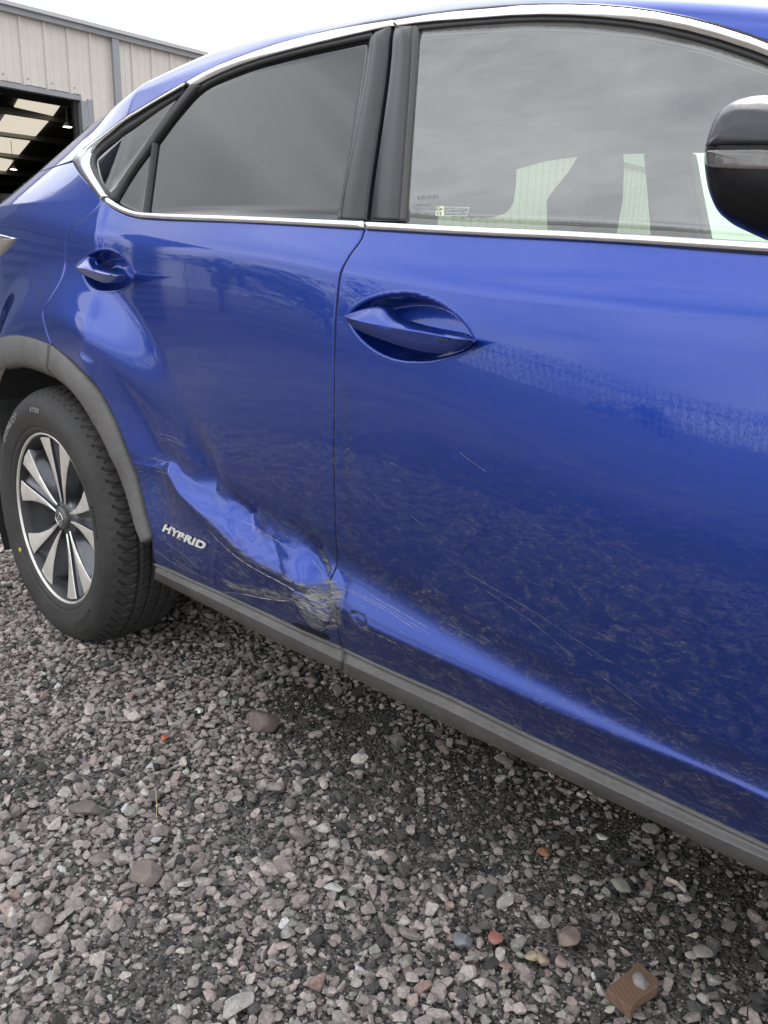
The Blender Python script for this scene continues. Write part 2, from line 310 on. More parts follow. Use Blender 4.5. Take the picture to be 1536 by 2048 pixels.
def scatter(name, pts, rots, scales, tints, subdiv, nvar, m, seed):
    me = D.meshes.new(name); me.from_pydata(pts.tolist(), [], [])
    for k, a in (('rot', rots), ('scl', scales)):
        at = me.attributes.new(k, 'FLOAT_VECTOR', 'POINT'); at.data.foreach_set('vector', a.astype(np.float32).ravel())
    at = me.attributes.new('tint', 'FLOAT', 'POINT'); at.data.foreach_set('value', tints.astype(np.float32))
    o = D.objects.new(name, me); COL.objects.link(o); me.materials.append(m)
    g = D.node_groups.new(name, 'GeometryNodeTree'); g.interface.new_socket('Geometry', in_out='INPUT', socket_type='NodeSocketGeometry'); g.interface.new_socket('Geometry', in_out='OUTPUT', socket_type='NodeSocketGeometry')
    n = g.nodes; l = g.links; gi = n.new('NodeGroupInput'); go = n.new('NodeGroupOutput')
    g2i = n.new('GeometryNodeGeometryToInstance')
    for i in range(nvar):
        ic = n.new('GeometryNodeMeshIcoSphere'); ic.inputs['Radius'].default_value = 1; ic.inputs['Subdivisions'].default_value = subdiv
        pos = n.new('GeometryNodeInputPosition'); off = n.new('ShaderNodeVectorMath'); off.operation = 'ADD'; off.inputs[1].default_value = (i*7.3+seed, i*3.1, i*1.7)
        vo = n.new('ShaderNodeTexVoronoi'); vo.feature = 'F1'; vo.inputs['Scale'].default_value = .75; vo.inputs['Randomness'].default_value = 1
        no = n.new('ShaderNodeTexNoise'); no.inputs['Scale'].default_value = 1.1; no.inputs['Detail'].default_value = 2.5; no.inputs['Roughness'].default_value = .5
        l.new(pos.outputs[0], off.inputs[0]); l.new(off.outputs[0], vo.inputs['Vector']); l.new(off.outputs[0], no.inputs['Vector'])
        a = n.new('ShaderNodeMath'); a.operation = 'MULTIPLY_ADD'; l.new(vo.outputs['Distance'], a.inputs[0]); a.inputs[1].default_value = -.55; a.inputs[2].default_value = 1.0
        c = n.new('ShaderNodeMath'); c.operation = 'MULTIPLY_ADD'; l.new(no.outputs[0], c.inputs[0]); c.inputs[1].default_value = .9; l.new(a.outputs[0], c.inputs[2])
        d = n.new('ShaderNodeMath'); d.operation = 'ADD'; l.new(c.outputs[0], d.inputs[0]); d.inputs[1].default_value = -.25
        sv_ = n.new('ShaderNodeVectorMath'); sv_.operation = 'SCALE'; l.new(pos.outputs[0], sv_.inputs[0]); l.new(d.outputs[0], sv_.inputs['Scale'])
        sp = n.new('GeometryNodeSetPosition'); l.new(ic.outputs[0], sp.inputs['Geometry']); l.new(sv_.outputs[0], sp.inputs['Position'])
        # planar cuts give broken faces
        last = sp.outputs[0]
        ra = random.Random(i*13+seed)
        for kk in range(7):
            nv = Vector((ra.gauss(0, 1), ra.gauss(0, 1), ra.gauss(0, 1))).normalized(); lim = ra.uniform(.38, .72)
            p2 = n.new('GeometryNodeInputPosition'); dt = n.new('ShaderNodeVectorMath'); dt.operation = 'DOT_PRODUCT'; l.new(p2.outputs[0], dt.inputs[0]); dt.inputs[1].default_value = nv
            ex = n.new('ShaderNodeMath'); ex.operation = 'SUBTRACT'; l.new(dt.outputs['Value'], ex.inputs[0]); ex.inputs[1].default_value = lim
            mxn = n.new('ShaderNodeMath'); mxn.operation = 'MAXIMUM'; l.new(ex.outputs[0], mxn.inputs[0]); mxn.inputs[1].default_value = 0
            ng = n.new('ShaderNodeMath'); ng.operation = 'MULTIPLY'; l.new(mxn.outputs[0], ng.inputs[0]); ng.inputs[1].default_value = -.92
            so_ = n.new('ShaderNodeVectorMath'); so_.operation = 'SCALE'; so_.inputs[0].default_value = nv; l.new(ng.outputs[0], so_.inputs['Scale'])
            s2 = n.new('GeometryNodeSetPosition'); l.new(last, s2.inputs['Geometry']); l.new(so_.outputs[0], s2.inputs['Offset']); last = s2.outputs[0]
        fs = n.new('GeometryNodeSetShadeSmooth'); fs.inputs['Shade Smooth'].default_value = False; l.new(last, fs.inputs[0]); last = fs.outputs[0]
        sm_ = n.new('GeometryNodeSetMaterial'); sm_.inputs['Material'].default_value = m; l.new(last, sm_.inputs[0])
        l.new(sm_.outputs[0], g2i.inputs[0])
    ip = n.new('GeometryNodeInstanceOnPoints'); l.new(gi.outputs[0], ip.inputs['Points']); l.new(g2i.outputs[0], ip.inputs['Instance']); ip.inputs['Pick Instance'].default_value = True
    ri = n.new('FunctionNodeRandomValue'); ri.data_type = 'INT'; ri.inputs[4].default_value = 0; ri.inputs[5].default_value = nvar-1; l.new(ri.outputs[2], ip.inputs['Instance Index'])
    for nm, sk in (('rot', 'Rotation'), ('scl', 'Scale')):
        na = n.new('GeometryNodeInputNamedAttribute'); na.data_type = 'FLOAT_VECTOR'; na.inputs[0].default_value = nm; l.new(na.outputs[0], ip.inputs[sk])
    l.new(ip.outputs[0], go.inputs[0]); md = o.modifiers.new('scatter', 'NODES'); md.node_group = g
    tag(o, kind='stuff'); return o
def vnoise(X, Y, s, seed=0.):
    return np.array([mnoise.noise(Vector((x*s, y*s, seed))) for x, y in zip(X, Y)])
def area(n0, pad):   # region of yard that gets real stones
    x = rng.uniform(-3.6, 2.9, n0); y = rng.uniform(-1.45, 2.1, n0); return x, y
def jgrid(sp, x0, x1, y0, y1, jit=.42):
    gx, gy = np.meshgrid(np.arange(x0, x1, sp), np.arange(y0, y1, sp*.87)); gx = gx+(np.arange(gx.shape[0])[:, None] % 2)*sp/2
    gx = gx.ravel()+rng.uniform(-jit, jit, gx.size)*sp; gy = gy.ravel()+rng.uniform(-jit, jit, gy.size)*sp; return gx, gy
patches = [bpg(u, v)+(r,) for u, v, r in ((520, 1640, .10), (760, 1560, .16), (900, 1600, .20), (1180, 1720, .22), (1330, 1850, .20), (640, 1480, .12), (1450, 1780, .15), (60, 1560, .10), (330, 1960, .08), (1160, 1860, .12), (700, 1900, .05), (600, 1400, .10), (750, 1450, .12), (900, 1520, .13), (1050, 1590, .13), (1200, 1660, .13), (1350, 1740, .13), (1480, 1810, .13), (1000, 1680, .12), (820, 1700, .10))]  # sparse dark grit; the row along the sill also paints in the car's shade
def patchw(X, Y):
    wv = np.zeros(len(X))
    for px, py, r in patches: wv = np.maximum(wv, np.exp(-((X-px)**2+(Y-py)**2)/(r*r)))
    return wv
def keep_view(X, Y):         # stones only where this yard can be seen from around the camera
    d = np.hypot(X-CP[0], Y-CP[1]); return (d < 6.2) & ~((X > .2) & (X < 3.2) & (Y > 1.1)) & (Y > -1.9)
def stones(name, sp, smin, smax, zc, seed, thin, subdiv=2, dens=1., x0=-3.6):
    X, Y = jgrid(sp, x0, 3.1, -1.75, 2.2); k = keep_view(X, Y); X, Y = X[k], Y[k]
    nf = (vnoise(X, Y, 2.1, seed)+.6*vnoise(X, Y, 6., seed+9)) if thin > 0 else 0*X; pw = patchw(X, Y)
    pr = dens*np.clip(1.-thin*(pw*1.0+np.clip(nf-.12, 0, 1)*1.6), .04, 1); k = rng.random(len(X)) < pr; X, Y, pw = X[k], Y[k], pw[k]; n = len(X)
    s = smin+(smax-smin)*rng.random(n)**2.0
    big = rng.random(n) < .022; s = np.where(big, s*1.6, s)
    S_ = np.stack([s*rng.uniform(.85, 1.35, n), s*rng.uniform(.7, 1.05, n), s*rng.uniform(.45, .8, n)], 1)
    R_ = np.stack([rng.normal(0, .3, n), rng.normal(0, .3, n), rng.uniform(0, 6.28, n)], 1)
    Z = hgt(X, Y)+zc+S_[:, 2]*rng.uniform(.15, .6, n)
    T = rng.random(n); T = np.where((T < .9) & (rng.random(n) < pw*.8), T*.16, T); T = np.where(T > .975, np.where(rng.random(n) < .45, T, .6), T)  # patch stones pushed to dark tints: dirty grit and painted shade under the sill
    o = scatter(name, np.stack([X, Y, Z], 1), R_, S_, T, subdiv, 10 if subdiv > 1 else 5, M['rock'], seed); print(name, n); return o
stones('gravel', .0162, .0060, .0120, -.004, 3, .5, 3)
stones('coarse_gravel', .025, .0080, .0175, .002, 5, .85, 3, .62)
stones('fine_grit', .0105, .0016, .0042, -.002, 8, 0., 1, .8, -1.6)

# ================================================================== THE CAR: side surface
Zb_ = curve([(-1.3, 1.09), (-.9, 1.13), (-.4, 1.19), (0, 1.185)]+[bp(u, v, .05) for u, v in ((205, 400), (225, 416), (260, 432), (290, 437), (500, 445), (725, 458), (936, 470), (1200, 482), (1536, 508))]+[(2.3, 1.03)])
ZA_ = pxcurve([(140, 459), (228, 478), (400, 504), (529, 520), (673, 547), (828, 573), (925, 589), (1100, 609), (1300, 628), (1536, 645)], .02, [(-1.3, 1.06), (-.9, 1.10), (-.45, 1.150), (-.2, 1.155), (2.4, .972)])
ZB_ = pxcurve([(395, 971), (484, 1018), (582, 1077), (680, 1128), (758, 1172), (850, 1225), (900, 1253), (1066, 1347), (1231, 1433), (1397, 1517), (1536, 1580)], .028, [(.3, .60), (.5, .598), (2.4, .43)])
ZC_ = pxcurve([(309, 948), (348, 995), (414, 1057), (457, 1100), (492, 1127), (543, 1155), (582, 1176), (641, 1200), (680, 1229), (738, 1264), (850, 1317), (900, 1340), (1066, 1418), (1231, 1492), (1397, 1563), (1536, 1630)], -.006, [(.3, .59), (2.4, .405)])
INS = lambda X: .20*np.clip(-.05-X, 0, 2)**1.7
def outline_pt(u, v):
    y = .3
    for _ in range(30): x, z = bp(u, v, y); y = .6*y+.4*(.30+float(INS(x)))
    return (x, z)
_x = np.linspace(-1.6, 2.6, 900)
_z = curve([(-1.3, 1.05), (-1.1, 1.13), (-.95, 1.19), (-.8, 1.225), (-.65, 1.282), (-.5, 1.345), (-.35, 1.402), (-.2, 1.432), (-.05, 1.449), (.1, 1.4655), (.25, 1.482), (.4, 1.5061), (.55, 1.5208), (.7, 1.5243), (.88, 1.518), (1.01, 1.511), (1.15, 1.5), (1.35, 1.478), (1.6, 1.435), (1.9, 1.355), (2.1, 1.29), (2.5, 1.15)])(_x)
_k = np.exp(-(np.arange(-24, 25)/9.)**2); _z = np.convolve(np.pad(_z, 24, 'reflect', reflect_type='odd'), _k/_k.sum(), 'valid')
Zr_ = lambda X: np.interp(X, _x, _z)
fh = [(690, 633), (705, 614), (735, 597), (775, 588), (815, 588), (850, 597), (890, 617), (925, 646), (948, 678), (946, 690), (925, 703), (890, 716), (850, 724), (800, 722), (760, 709), (725, 685), (700, 657)]
rh = [(147, 528), (160, 512), (180, 501), (202, 499), (222, 511), (238, 530), (249, 550), (246, 563), (230, 576), (205, 583), (183, 580), (166, 566), (153, 545)]
FH = smooth_closed([bp(u, v, .012) for u, v in fh]); RH = smooth_closed([bp(u, v, .005) for u, v in rh])
def g2(X, Z, c, rx, rz, ang=0.):
    dx, dz = X-c[0], Z-c[1]; ca, sa = math.cos(ang), math.sin(ang); a, b = dx*ca+dz*sa, -dx*sa+dz*ca
    return np.exp(-(a/rx)**2-(b/rz)**2)
DENT = dict(a=bp(400, 930, .02), b=bp(470, 1035, .01), c=bp(560, 1120, 0), d=bp(622, 1160, .01), e=bp(655, 1195, 0), f=bp(640, 1235, 0), g=bp(712, 1246, 0), h=bp(610, 1130, 0))
def almond(X, Z):
    dx, dz = X-DENT['g'][0]+.002, Z-DENT['g'][1]; a = dx*.94-dz*.34; b = dx*.34+dz*.94; return np.abs(a/.027)**1.5+np.abs(b/.0135)**1.25
ND = [Vector((random.uniform(-9, 9),)*3) for _ in range(3)]
def hash_noise(X, Z, s, k):
    a = np.sin(X*s*1.0+k*1.7+1.3*np.sin(Z*s*1.3+k))+np.sin(Z*s*1.7+k*2.3+1.1*np.sin(X*s*.8-k)); return a*.5
CRS = [(tuple(bp(*q, .01) for q in l), w0, am) for l, w0, am in ((((490, 1018), (452, 1050)), .010, .006), (((452, 1050), (470, 1085)), .010, .003), (((620, 1098), (642, 1142)), .011, -.008), (((642, 1142), (668, 1190)), .011, -.009), (((600, 1138), (645, 1198)), .016, .010), (((398, 925), (404, 985)), .020, .006), (((432, 1080), (418, 1168)), .010, -.003), (((520, 1075), (560, 1150)), .018, .004), (((600, 1205), (662, 1232)), .009, .006), (((560, 1185), (600, 1180)), .008, -.004), (((635, 1205), (640, 1255)), .008, -.005))]
def S(X, Z, cups=True):       # how far the side of the car stands out (towards the yard) at X along, Z up
    X = np.asarray(X, float); Z = np.asarray(Z, float); X, Z = np.broadcast_arrays(X, Z)
    zb, za, zB, zC = Zb_(X), ZA_(X), ZB_(X), ZC_(X); zb = np.maximum(zb, za+.02); rw_ = 1-sm((X-.52)/.42); zB = np.maximum(zB, zC+.010+.012*rw_)
    fr = sm((X-.8)/.7)
    ob = -.05+0*X; oa = ob+(zb-za)*.36; z2 = za-.05; o2 = oa+.05*(.05+.09*fr)
    z3 = .86+0*X; rt = sm((X-1.25)/.65); o3 = o2+(z2-z3)*(.0+.055*fr+.07*rt); z4 = .70+0*X; o4 = o3-.004*(1-.6*fr)+.011*rt
    z5 = np.minimum(zB+.05, .685); o5 = o4-(z4-z5)*.085*(1-.9*rw_); o6 = o5-(z5-zB)*.10*(1-.9*rw_); Lg = sm((X-.49)/.13)
    o7 = o6+Lg*((zB-zC)*.35+.016*rw_); z8 = .372+0*X; z8 = np.minimum(z8, zC-.01); o8 = o7-.019+.015*rw_; z9 = z8-.08; o9 = o8-.03
    KZ = np.stack([z9, z8, zC-.0045, zC, zC+(zB-zC)*.12, zB, z5, z4, z3, z2, za-.0035, za+.0035, zb]); KO = np.stack([o9, o8, o7-.0022, o7-.0008, o7-.05*(zB-zC), o6, o5, o4, o3, o2, oa+.0001, oa-.0011, ob])
    h = np.diff(KZ, axis=0); h = np.maximum(h, 1e-4); dl = np.diff(KO, axis=0)/h
    dd = np.zeros_like(KO); w1 = 2*h[1:]+h[:-1]; w2 = h[1:]+2*h[:-1]; dd[1:-1] = (w1*dl[:-1]+w2*dl[1:])/(w1+w2); dd[0] = dl[0]; dd[-1] = dl[-1]
    r = KO[0]+(Z-KZ[0])*dd[0]
    for i in range(len(KZ)-1):
        t = np.clip((Z-KZ[i])/h[i], 0, 1)
        val = (2*t**3-3*t**2+1)*KO[i]+(t**3-2*t**2+t)*h[i]*dd[i]+(-2*t**3+3*t**2)*KO[i+1]+(t**3-t**2)*h[i]*dd[i+1]
        r = np.where(Z >= KZ[i], val, r)
    hb = Z-zb; q = hb/np.maximum(Zr_(X)-zb, .06); hr = np.maximum(Zr_(X)-zb, .06); T_ = .25-.34*hr; a_ = sm((X+.25)/.7); up = ob-.34*hb-T_*(a_*np.clip((q-.74)/.26, 0, 1.15)**2.2+(1-a_)*np.clip(q, 0, 1.1)**1.1)
    r = np.where(hb > 0, up, r)
    # haunch over the rear wheel
    rr = np.hypot(X, Z-.36); th = np.arctan2(Z-.36, X); r0 = .68+.10*np.clip(np.cos(th), 0, 1)
    wth = sm((th-math.radians(24))/math.radians(36)); r = r+.046*sm((r0-rr)/.15)*wth+.030*sm((.60-rr)/.12)*(1-wth)*(X > -.2)
    r = r-INS(X)
    if cups:
        for P, dep in ((FH, .052), (RH, .046)):
            bx = (X > P[:, 0].min()-.02) & (X < P[:, 0].max()+.02) & (Z > P[:, 1].min()-.02) & (Z < P[:, 1].max()+.02)
            if bx.any():
                sd_ = sdf(P, X[bx], Z[bx]); c = np.zeros(sd_.shape); zc_ = P[:, 1].mean(); hh_ = np.ptp(P[:, 1])/2; c = dep*sm(-sd_/.017)**.6*(sd_ < 0)*(.80+.30*np.clip((Z[bx]-zc_)/hh_, -1, 1)); r = r.copy(); r[bx] -= c+.0022*sm((.005-np.abs(sd_))/.005)*(sd_ > -.002)*-0.3
    # collision damage, rear door and back edge of the front door
    rd = (X < 1.168)
    dn = .010*g2(X, Z, DENT['a'], .035, .07, .5)+.014*g2(X, Z, DENT['b'], .05, .022, -.5)+.012*g2(X, Z, DENT['h'], .07, .03, -.6)+.020*g2(X, Z, DENT['d'], .028, .055, .9)-.012*g2(X, Z, DENT['e'], .012, .05, .6)
    dmask = g2(X, Z, (.93, .47), .23, .07, -.35)
    dn = dn+dmask*(.0009*hash_noise(X, Z, 60, 1.)+.0005*hash_noise(X, Z, 150, 4.))
    for (p0, p1), w0, am in CRS:
        ex, ez = p1[0]-p0[0], p1[1]-p0[1]; t = np.clip(((X-p0[0])*ex+(Z-p0[1])*ez)/(ex*ex+ez*ez), 0, 1); dd_ = np.hypot(X-p0[0]-t*ex, Z-p0[1]-t*ez); dn = dn+am*np.exp(-np.sqrt(dd_**2+1e-6)/w0)*(.35+.65*np.sin(math.pi*np.clip(t, .02, .98)))
    r = r-np.where(rd, dn, 0)
    gd = almond(X, Z); r = r-np.where(X > 1.16, .009*sm((1.-gd)/.22)*(.55+.45*np.clip((Z-DENT['g'][1])/.012, -1, 1)), 0)
    return r
def bps(u, v, off=0.):        # photo pixel -> (X,Z) on the car's side: first crossing along the line of sight
    d = ray(u, v); ys = np.linspace(-.10, .62, 145)
    def f(y): t = (y-CP[1])/d[1]; X = CP[0]+t*d[0]; Z = CP[2]+t*d[2]; return y+S(X, Z, False)+off
    fv = f(ys); k = np.where((fv[:-1] < 0) & (fv[1:] >= 0))[0]
    if len(k) == 0: y = ys[np.argmin(np.abs(fv))]
    else:
        y2 = np.linspace(ys[k[0]], ys[k[0]+1], 25); f2 = f(y2); q = np.where((f2[:-1] < 0) & (f2[1:] >= 0))[0]; q = q[0] if len(q) else 0
        y = y2[q]-f2[q]*(y2[q+1]-y2[q])/(f2[q+1]-f2[q]+1e-12)
    return bp(u, v, y)
def lift(XZ, off=0., cups=False):
    XZ = np.asarray(XZ, float); return np.stack([XZ[..., 0], -S(XZ[..., 0], XZ[..., 1], cups)-off, XZ[..., 1]], -1)

CAR = np.array([.9, .92, 0.]); car = empty('parked_car', CAR)
tag(car, 'blue metallic five-door SUV with a crumpled rear door, parked on the gravel', 'car')
def cm(name, V, F_, m, parent=car, smooth=True, **k): return mk(name, V, F_, m, parent, smooth, CAR, **k)

def dust_w(X, Z):
    lo = sm((.88-Z)/.38); v = .06+.72*lo
    zB, zC = ZB_(X), ZC_(X)
    band = np.exp(-((Z-zB-.018)/.020)**2)*sm((X-.95)/.2); v = v+.95*band
    under = sm((zC+.004-Z)/.014); v = v+.75*under
    ledge = sm((zB-.008-Z)/.02)*sm((Z-zC-.006)/.012); v = v*(1-.72*ledge)
    edge = np.exp(-np.abs(X-1.165)/.012)*sm((.9-Z)/.1); v = v+np.where(X > 1.158, .8, .15)*edge
    rr = np.hypot(X, Z-.36); v = v+1.0*np.exp(-np.clip(rr-.492, 0, 1)/.014)*(X < .56)
    v = v+1.1*(almond(X, Z) < .95)*(X > 1.166)
    v = v*np.where(X < .8, .75, 1.)*sm((2.0-X)/.5+.45)
    return np.clip(v, 0, 1.25)
SC1 = [bp(u, v, -.0) for u, v in ((598, 1118), (625, 1135), (645, 1165), (668, 1190), (668, 1235), (655, 1258), (632, 1262), (610, 1235), (590, 1205), (585, 1178), (612, 1180), (622, 1170))]
SC2 = [bp(u, v, -.0) for u, v in ((430, 1165), (480, 1180), (560, 1190), (600, 1200), (602, 1215), (520, 1205), (440, 1180))]
def wear_w(X, Z):
    a = 1.1*sm((.010-sdf(SC1, X, Z))/.014); b = .75*sm((.006-sdf(SC2, X, Z))/.012)
    w_ = np.where(X < 1.168, np.maximum(a, b), 0)
    zC = ZC_(X); w_ = w_+np.where((X > .68) & (X < 1.168), .9*np.exp(-((Z-zC)/.0035)**2)*sm((X-.66)/.15), 0)
    g = almond(X, Z); w_ = w_+np.where(X > 1.168, .5*np.exp(-((g-1)/.15)**2), 0)
    return np.clip(w_, 0, 1.2)
def panel(name, XL, XR, ZBt, ZT, nx, nz, parent=car, ends=(1, 1), cups=True, m=None, roll_top=True, fld=.0):
    s = np.linspace(0, 1, nx)
    t = np.linspace(0, 1, nz)
    Sg, Tg = np.meshgrid(s, t, indexing='ij'); X = Sg*1.+.5; Z = Tg*.7+.4
    Z = .4+.7*Tg
    for _ in range(32):
        xl, xr = XL(Z), XR(Z); Xn = xl+Sg*(xr-xl); X = .5*X+.5*Xn; Z = .5*Z+.5*(ZBt(X)+Tg*(ZT(X)-ZBt(X)))
    P = np.stack([X, -S(X, Z, cups), Z], -1); dst, wr = dust_w(X, Z), wear_w(X, Z)
    # rolled edges and return flanges
    def edge(P0, P1, rows):   # P0 boundary line, P1 neighbour
        r_ = []
        d = P1-P0; d = d/np.maximum(np.linalg.norm(d, axis=-1, keepdims=True), 1e-6)
        for a, b in rows: q = P0+d*a; q[..., 1] += b; r_.append(q)
        return r_
    R_ = [(-.0022, .022), (-.0022, .0028), (-.0016, .0010)]
    left = edge(P[0], P[2], R_) if ends[0] else []; right = edge(P[-1], P[-3], R_) if ends[1] else []
    A = np.stack(left+[P[i] for i in range(nx)]+right[::-1], 0)
    ext = lambda a: np.concatenate([np.repeat(a[:1], len(left), 0), a, np.repeat(a[-1:], len(right), 0)], 0)
    dst, wr = ext(dst), ext(wr)
    if right: dst[-3:] = np.maximum(dst[-3:], fld)
    if left: dst[:3] = np.maximum(dst[:3], fld)
    bot = edge(A[:, 0], A[:, 2], R_); top = edge(A[:, -1], A[:, -3], R_ if roll_top else [(-.003, .001), (-.002, .0004), (-.001, .0001)])
    B = np.stack(bot+[A[:, j] for j in range(nz)]+top[::-1], 1)
    ext2 = lambda a: np.concatenate([np.repeat(a[:, :1], 3, 1), a, np.repeat(a[:, -1:], 3, 1)], 1)
    return cm(name, B.reshape(-1, 3), gridf(B.shape[0], B.shape[1]), m or M['paint'], parent, attrs={'dust': ext2(dst), 'wear': ext2(wr)})
def ycurve(pts): f = curve([(z, x) for x, z in pts]); return f
GAP = .0030
shutB = [bps(u, v) for u, v in ((728, 460), (724, 474), (700, 510), (680, 548), (673, 600), (668, 700), (668, 800), (669, 1000), (672, 1131), (673, 1229), (676, 1260), (684, 1294))]
shutB = [(1.190, .30)]+shutB[::-1]; fB = ycurve(shutB)
shutR = [bps(u, v) for u, v in ((205, 402), (180, 430), (140, 459), (132, 520), (125, 555), (100, 600), (86, 625))]
arch_o = [bps(u, v, .004) for u, v in ((103, 690), (140, 720), (180, 760), (210, 805), (235, 860), (262, 930), (285, 1010), (300, 1080), (308, 1127))]
leftR = [(arch_o[-1][0], .30)]+arch_o[::-1]+[bps(92, 660)]+shutR[::-1]
leftR = sorted(leftR, key=lambda p: p[1]); fL = ycurve([p for i, p in enumerate(leftR) if i == 0 or p[1]-leftR[i-1][1] > .004])
ztop = lambda X: Zb_(X)-.0015
_zb = curve([bps(u, v) for u, v in ((309, 1127), (426, 1178), (523, 1222), (600, 1259), (684, 1294), (793, 1346), (900, 1392), (1066, 1474), (1236, 1551), (1400, 1628), (1536, 1691), (1640, 1742))])
zbot = lambda X: _zb(X)+.0005
rear_door = panel('rear_door', lambda Z: fL(Z)+GAP, lambda Z: fB(Z)-GAP, zbot, ztop, 330, 300, fld=2.)
rear_door['label'] = 'dented and torn rear door with dirt and scratches'
front_door = panel('front_door', lambda Z: fB(Z)+GAP, lambda Z: 2.13+0*Z, zbot, ztop, 300, 260, fld=2.)
# dark backing behind all the joints
Xg, Zg = np.meshgrid(np.linspace(.50, 2.13, 60), np.linspace(.34, 1.06, 30), indexing='ij')
Pb = np.stack([Xg, -S(Xg, Zg, False)+.085, Zg], -1); cm('door_backing', Pb.reshape(-1, 3), gridf(60, 30), M['gap'])
Xg, Zg = np.meshgrid(np.linspace(.04, .52, 30), np.linspace(.86, 1.12, 16), indexing='ij')
Pb = np.stack([Xg, -S(Xg, Zg, False)+.085, Zg], -1); cm('door_backing', Pb.reshape(-1, 3), gridf(30, 16), M['gap'])
# quarter panel: everything left of the rear shut line, up past the C pillar
tipc = [bps(u, v) for u, v in ((200, 400), (172, 362), (147, 325))]
topc = [bps(u, v) for u, v in ((160, 306), (228, 257))]
outl = [bps(u, v) for u, v in ((42, 397), (65, 365), (98, 322), (135, 274))]
rb = [(-.5, .62), (-.44, .70), (-.33, .765)]
arch_q = [bps(u, v, .004) for u, v in ((0, 677), (30, 671), (60, 675), (100, 689))]
right_q = [arch_q[-1], bps(92, 660)]+shutR[::-1]+tipc[1:]
fQ = ycurve([p for i, p in enumerate(right_q) if i == 0 or p[1]-right_q[i-1][1] > .003])
ztq = tipc[-1][1]
archz = curve([(-1.2, .72), (-.62, .73), (-.45, .76), (-.32, .80)]+arch_q+[(.3, arch_q[-1][1]+.001)])
q1 = panel('quarter_panel', lambda Z: -1.2+0*Z, lambda Z: fQ(Z)-GAP, archz, lambda X: np.minimum(ztq, Zr_(X)-.004), 170, 200, ends=(0, 1), roll_top=False)
# upper side frame: roof rail and C pillar, one sheet from the chrome to the roof edge
lo = sm_open([(-1.25, ztq), (-.5, ztq), (tipc[-1][0]-.03, ztq)]+[bps(147, 319)]+[bps(u, v) for u, v in ((169, 299), (228, 256), (293, 212), (371, 166), (423, 137), (498, 107), (595, 76), (693, 55), (787, 41), (888, 25), (998, 16), (1053, 10), (1170, 10), (1288, 20), (1405, 43), (1536, 84))]+[(2.0, 1.20), (2.2, 1.10)], 2)
lof = curve([p for i, p in enumerate(lo.tolist()) if i == 0 or p[0]-lo[i-1][0] > 1e-4])
Xs = np.linspace(-1.2, 2.2, 280); Zhi = Zr_(Xs); Zlo = np.minimum(lof(Xs), Zhi-.004)
rows = [];
for t in np.linspace(0, 1, 26): rows.append(np.stack([Xs, -S(Xs, Zlo+t*(Zhi-Zlo)), Zlo+t*(Zhi-Zlo)], -1))
ye = rows[-1][:, 1]
for dy, dz in ((.012, .0012), (.04, .0025), (.12, .004), (.3, .004), (.62, .0)): rows.append(np.stack([Xs, ye+dy, Zhi+dz*np.clip((Zhi-1.1)/.3, 0, 1)], -1))
A = np.stack([rows[0]+np.array([0, .02, 0])]+rows, 1)
cm('roof_side_panel', A.reshape(-1, 3), gridf(A.shape[0], A.shape[1]), M['paint'], attrs={'dust': np.full(A.shape[:2], .05), 'wear': np.zeros(A.shape[:2])})

# generic strips on the body side ------------------------------------------------
def strip(name, A, B, m, parent, prof, n=60, px=True, cups=False, smooth_in=1, fl=.012):
    if px: A = [bps(u, v) for u, v in A]; B = [bps(u, v) for u, v in B]
    A = resample(sm_open(A, smooth_in), n); B = resample(sm_open(B, smooth_in), n)
    rows = []
    for w_, off in prof: rows.append(lift(A*(1-w_)+B*w_, off, cups))
    r0 = rows[0].copy(); r0[:, 1] += fl; r1 = rows[-1].copy(); r1[:, 1] += fl
    P = np.stack([r0]+rows+[r1], 1)
    e0 = P[:1].copy(); e0[..., 1] += fl; e1 = P[-1:].copy(); e1[..., 1] += fl; P = np.concatenate([e0, P, e1], 0)
    o = cm(name, P.reshape(-1, 3), gridf(P.shape[0], P.shape[1]), m, parent); return o
chp = [(0, .001), (.08, .0045), (.45, .0060), (.62, .0040), (.9, .0020), (1, .0)]
chb = [(0, .002), (.1, .0055), (.9, .0062), (1, .002)]
flat = lambda o: [(0, o), (1, o)]
# door-top chrome
strip('window_trim', [(787, 41), (693, 55), (595, 76), (498, 107), (423, 137), (376, 163)], [(787, 52), (740, 61), (595, 95), (498, 122), (423, 153), (383, 176)], M['chrome'], rear_door, chp, 90)
strip('window_trim', [(791, 41), (888, 25), (998, 16), (1053, 10), (1170, 10), (1288, 20), (1405, 43), (1536, 84), (1640, 135)], [(791, 53), (850, 44), (936, 38), (1053, 29), (1170, 31), (1288, 43), (1405, 68), (1536, 111), (1640, 160)], M['chrome'], front_door, chp, 110)
# quarter window chrome, a bent tip
strip('window_trim', [(371, 166), (293, 212), (228, 256), (169, 299), (150, 313), (145, 321), (152, 334), (175, 364), (203, 398)], [(366, 175), (300, 212), (240, 252), (197, 288), (181, 306), (176, 322), (180, 340), (196, 366), (214, 392)], M['chrome'], car, chb, 90)
strip('waist_trim', [(727, 457), (500, 445), (290, 437), (258, 430), (228, 417), (207, 402)], [(727, 442), (500, 432), (287, 426), (262, 420), (238, 409), (218, 395)], M['chrome'], rear_door, chb, 90)
strip('waist_trim', [(733, 458), (936, 470), (1200, 482), (1536, 505), (1640, 512)], [(733, 443), (936, 453), (1200, 464), (1536, 484), (1640, 490)], M['chrome'], front_door, chb, 90)
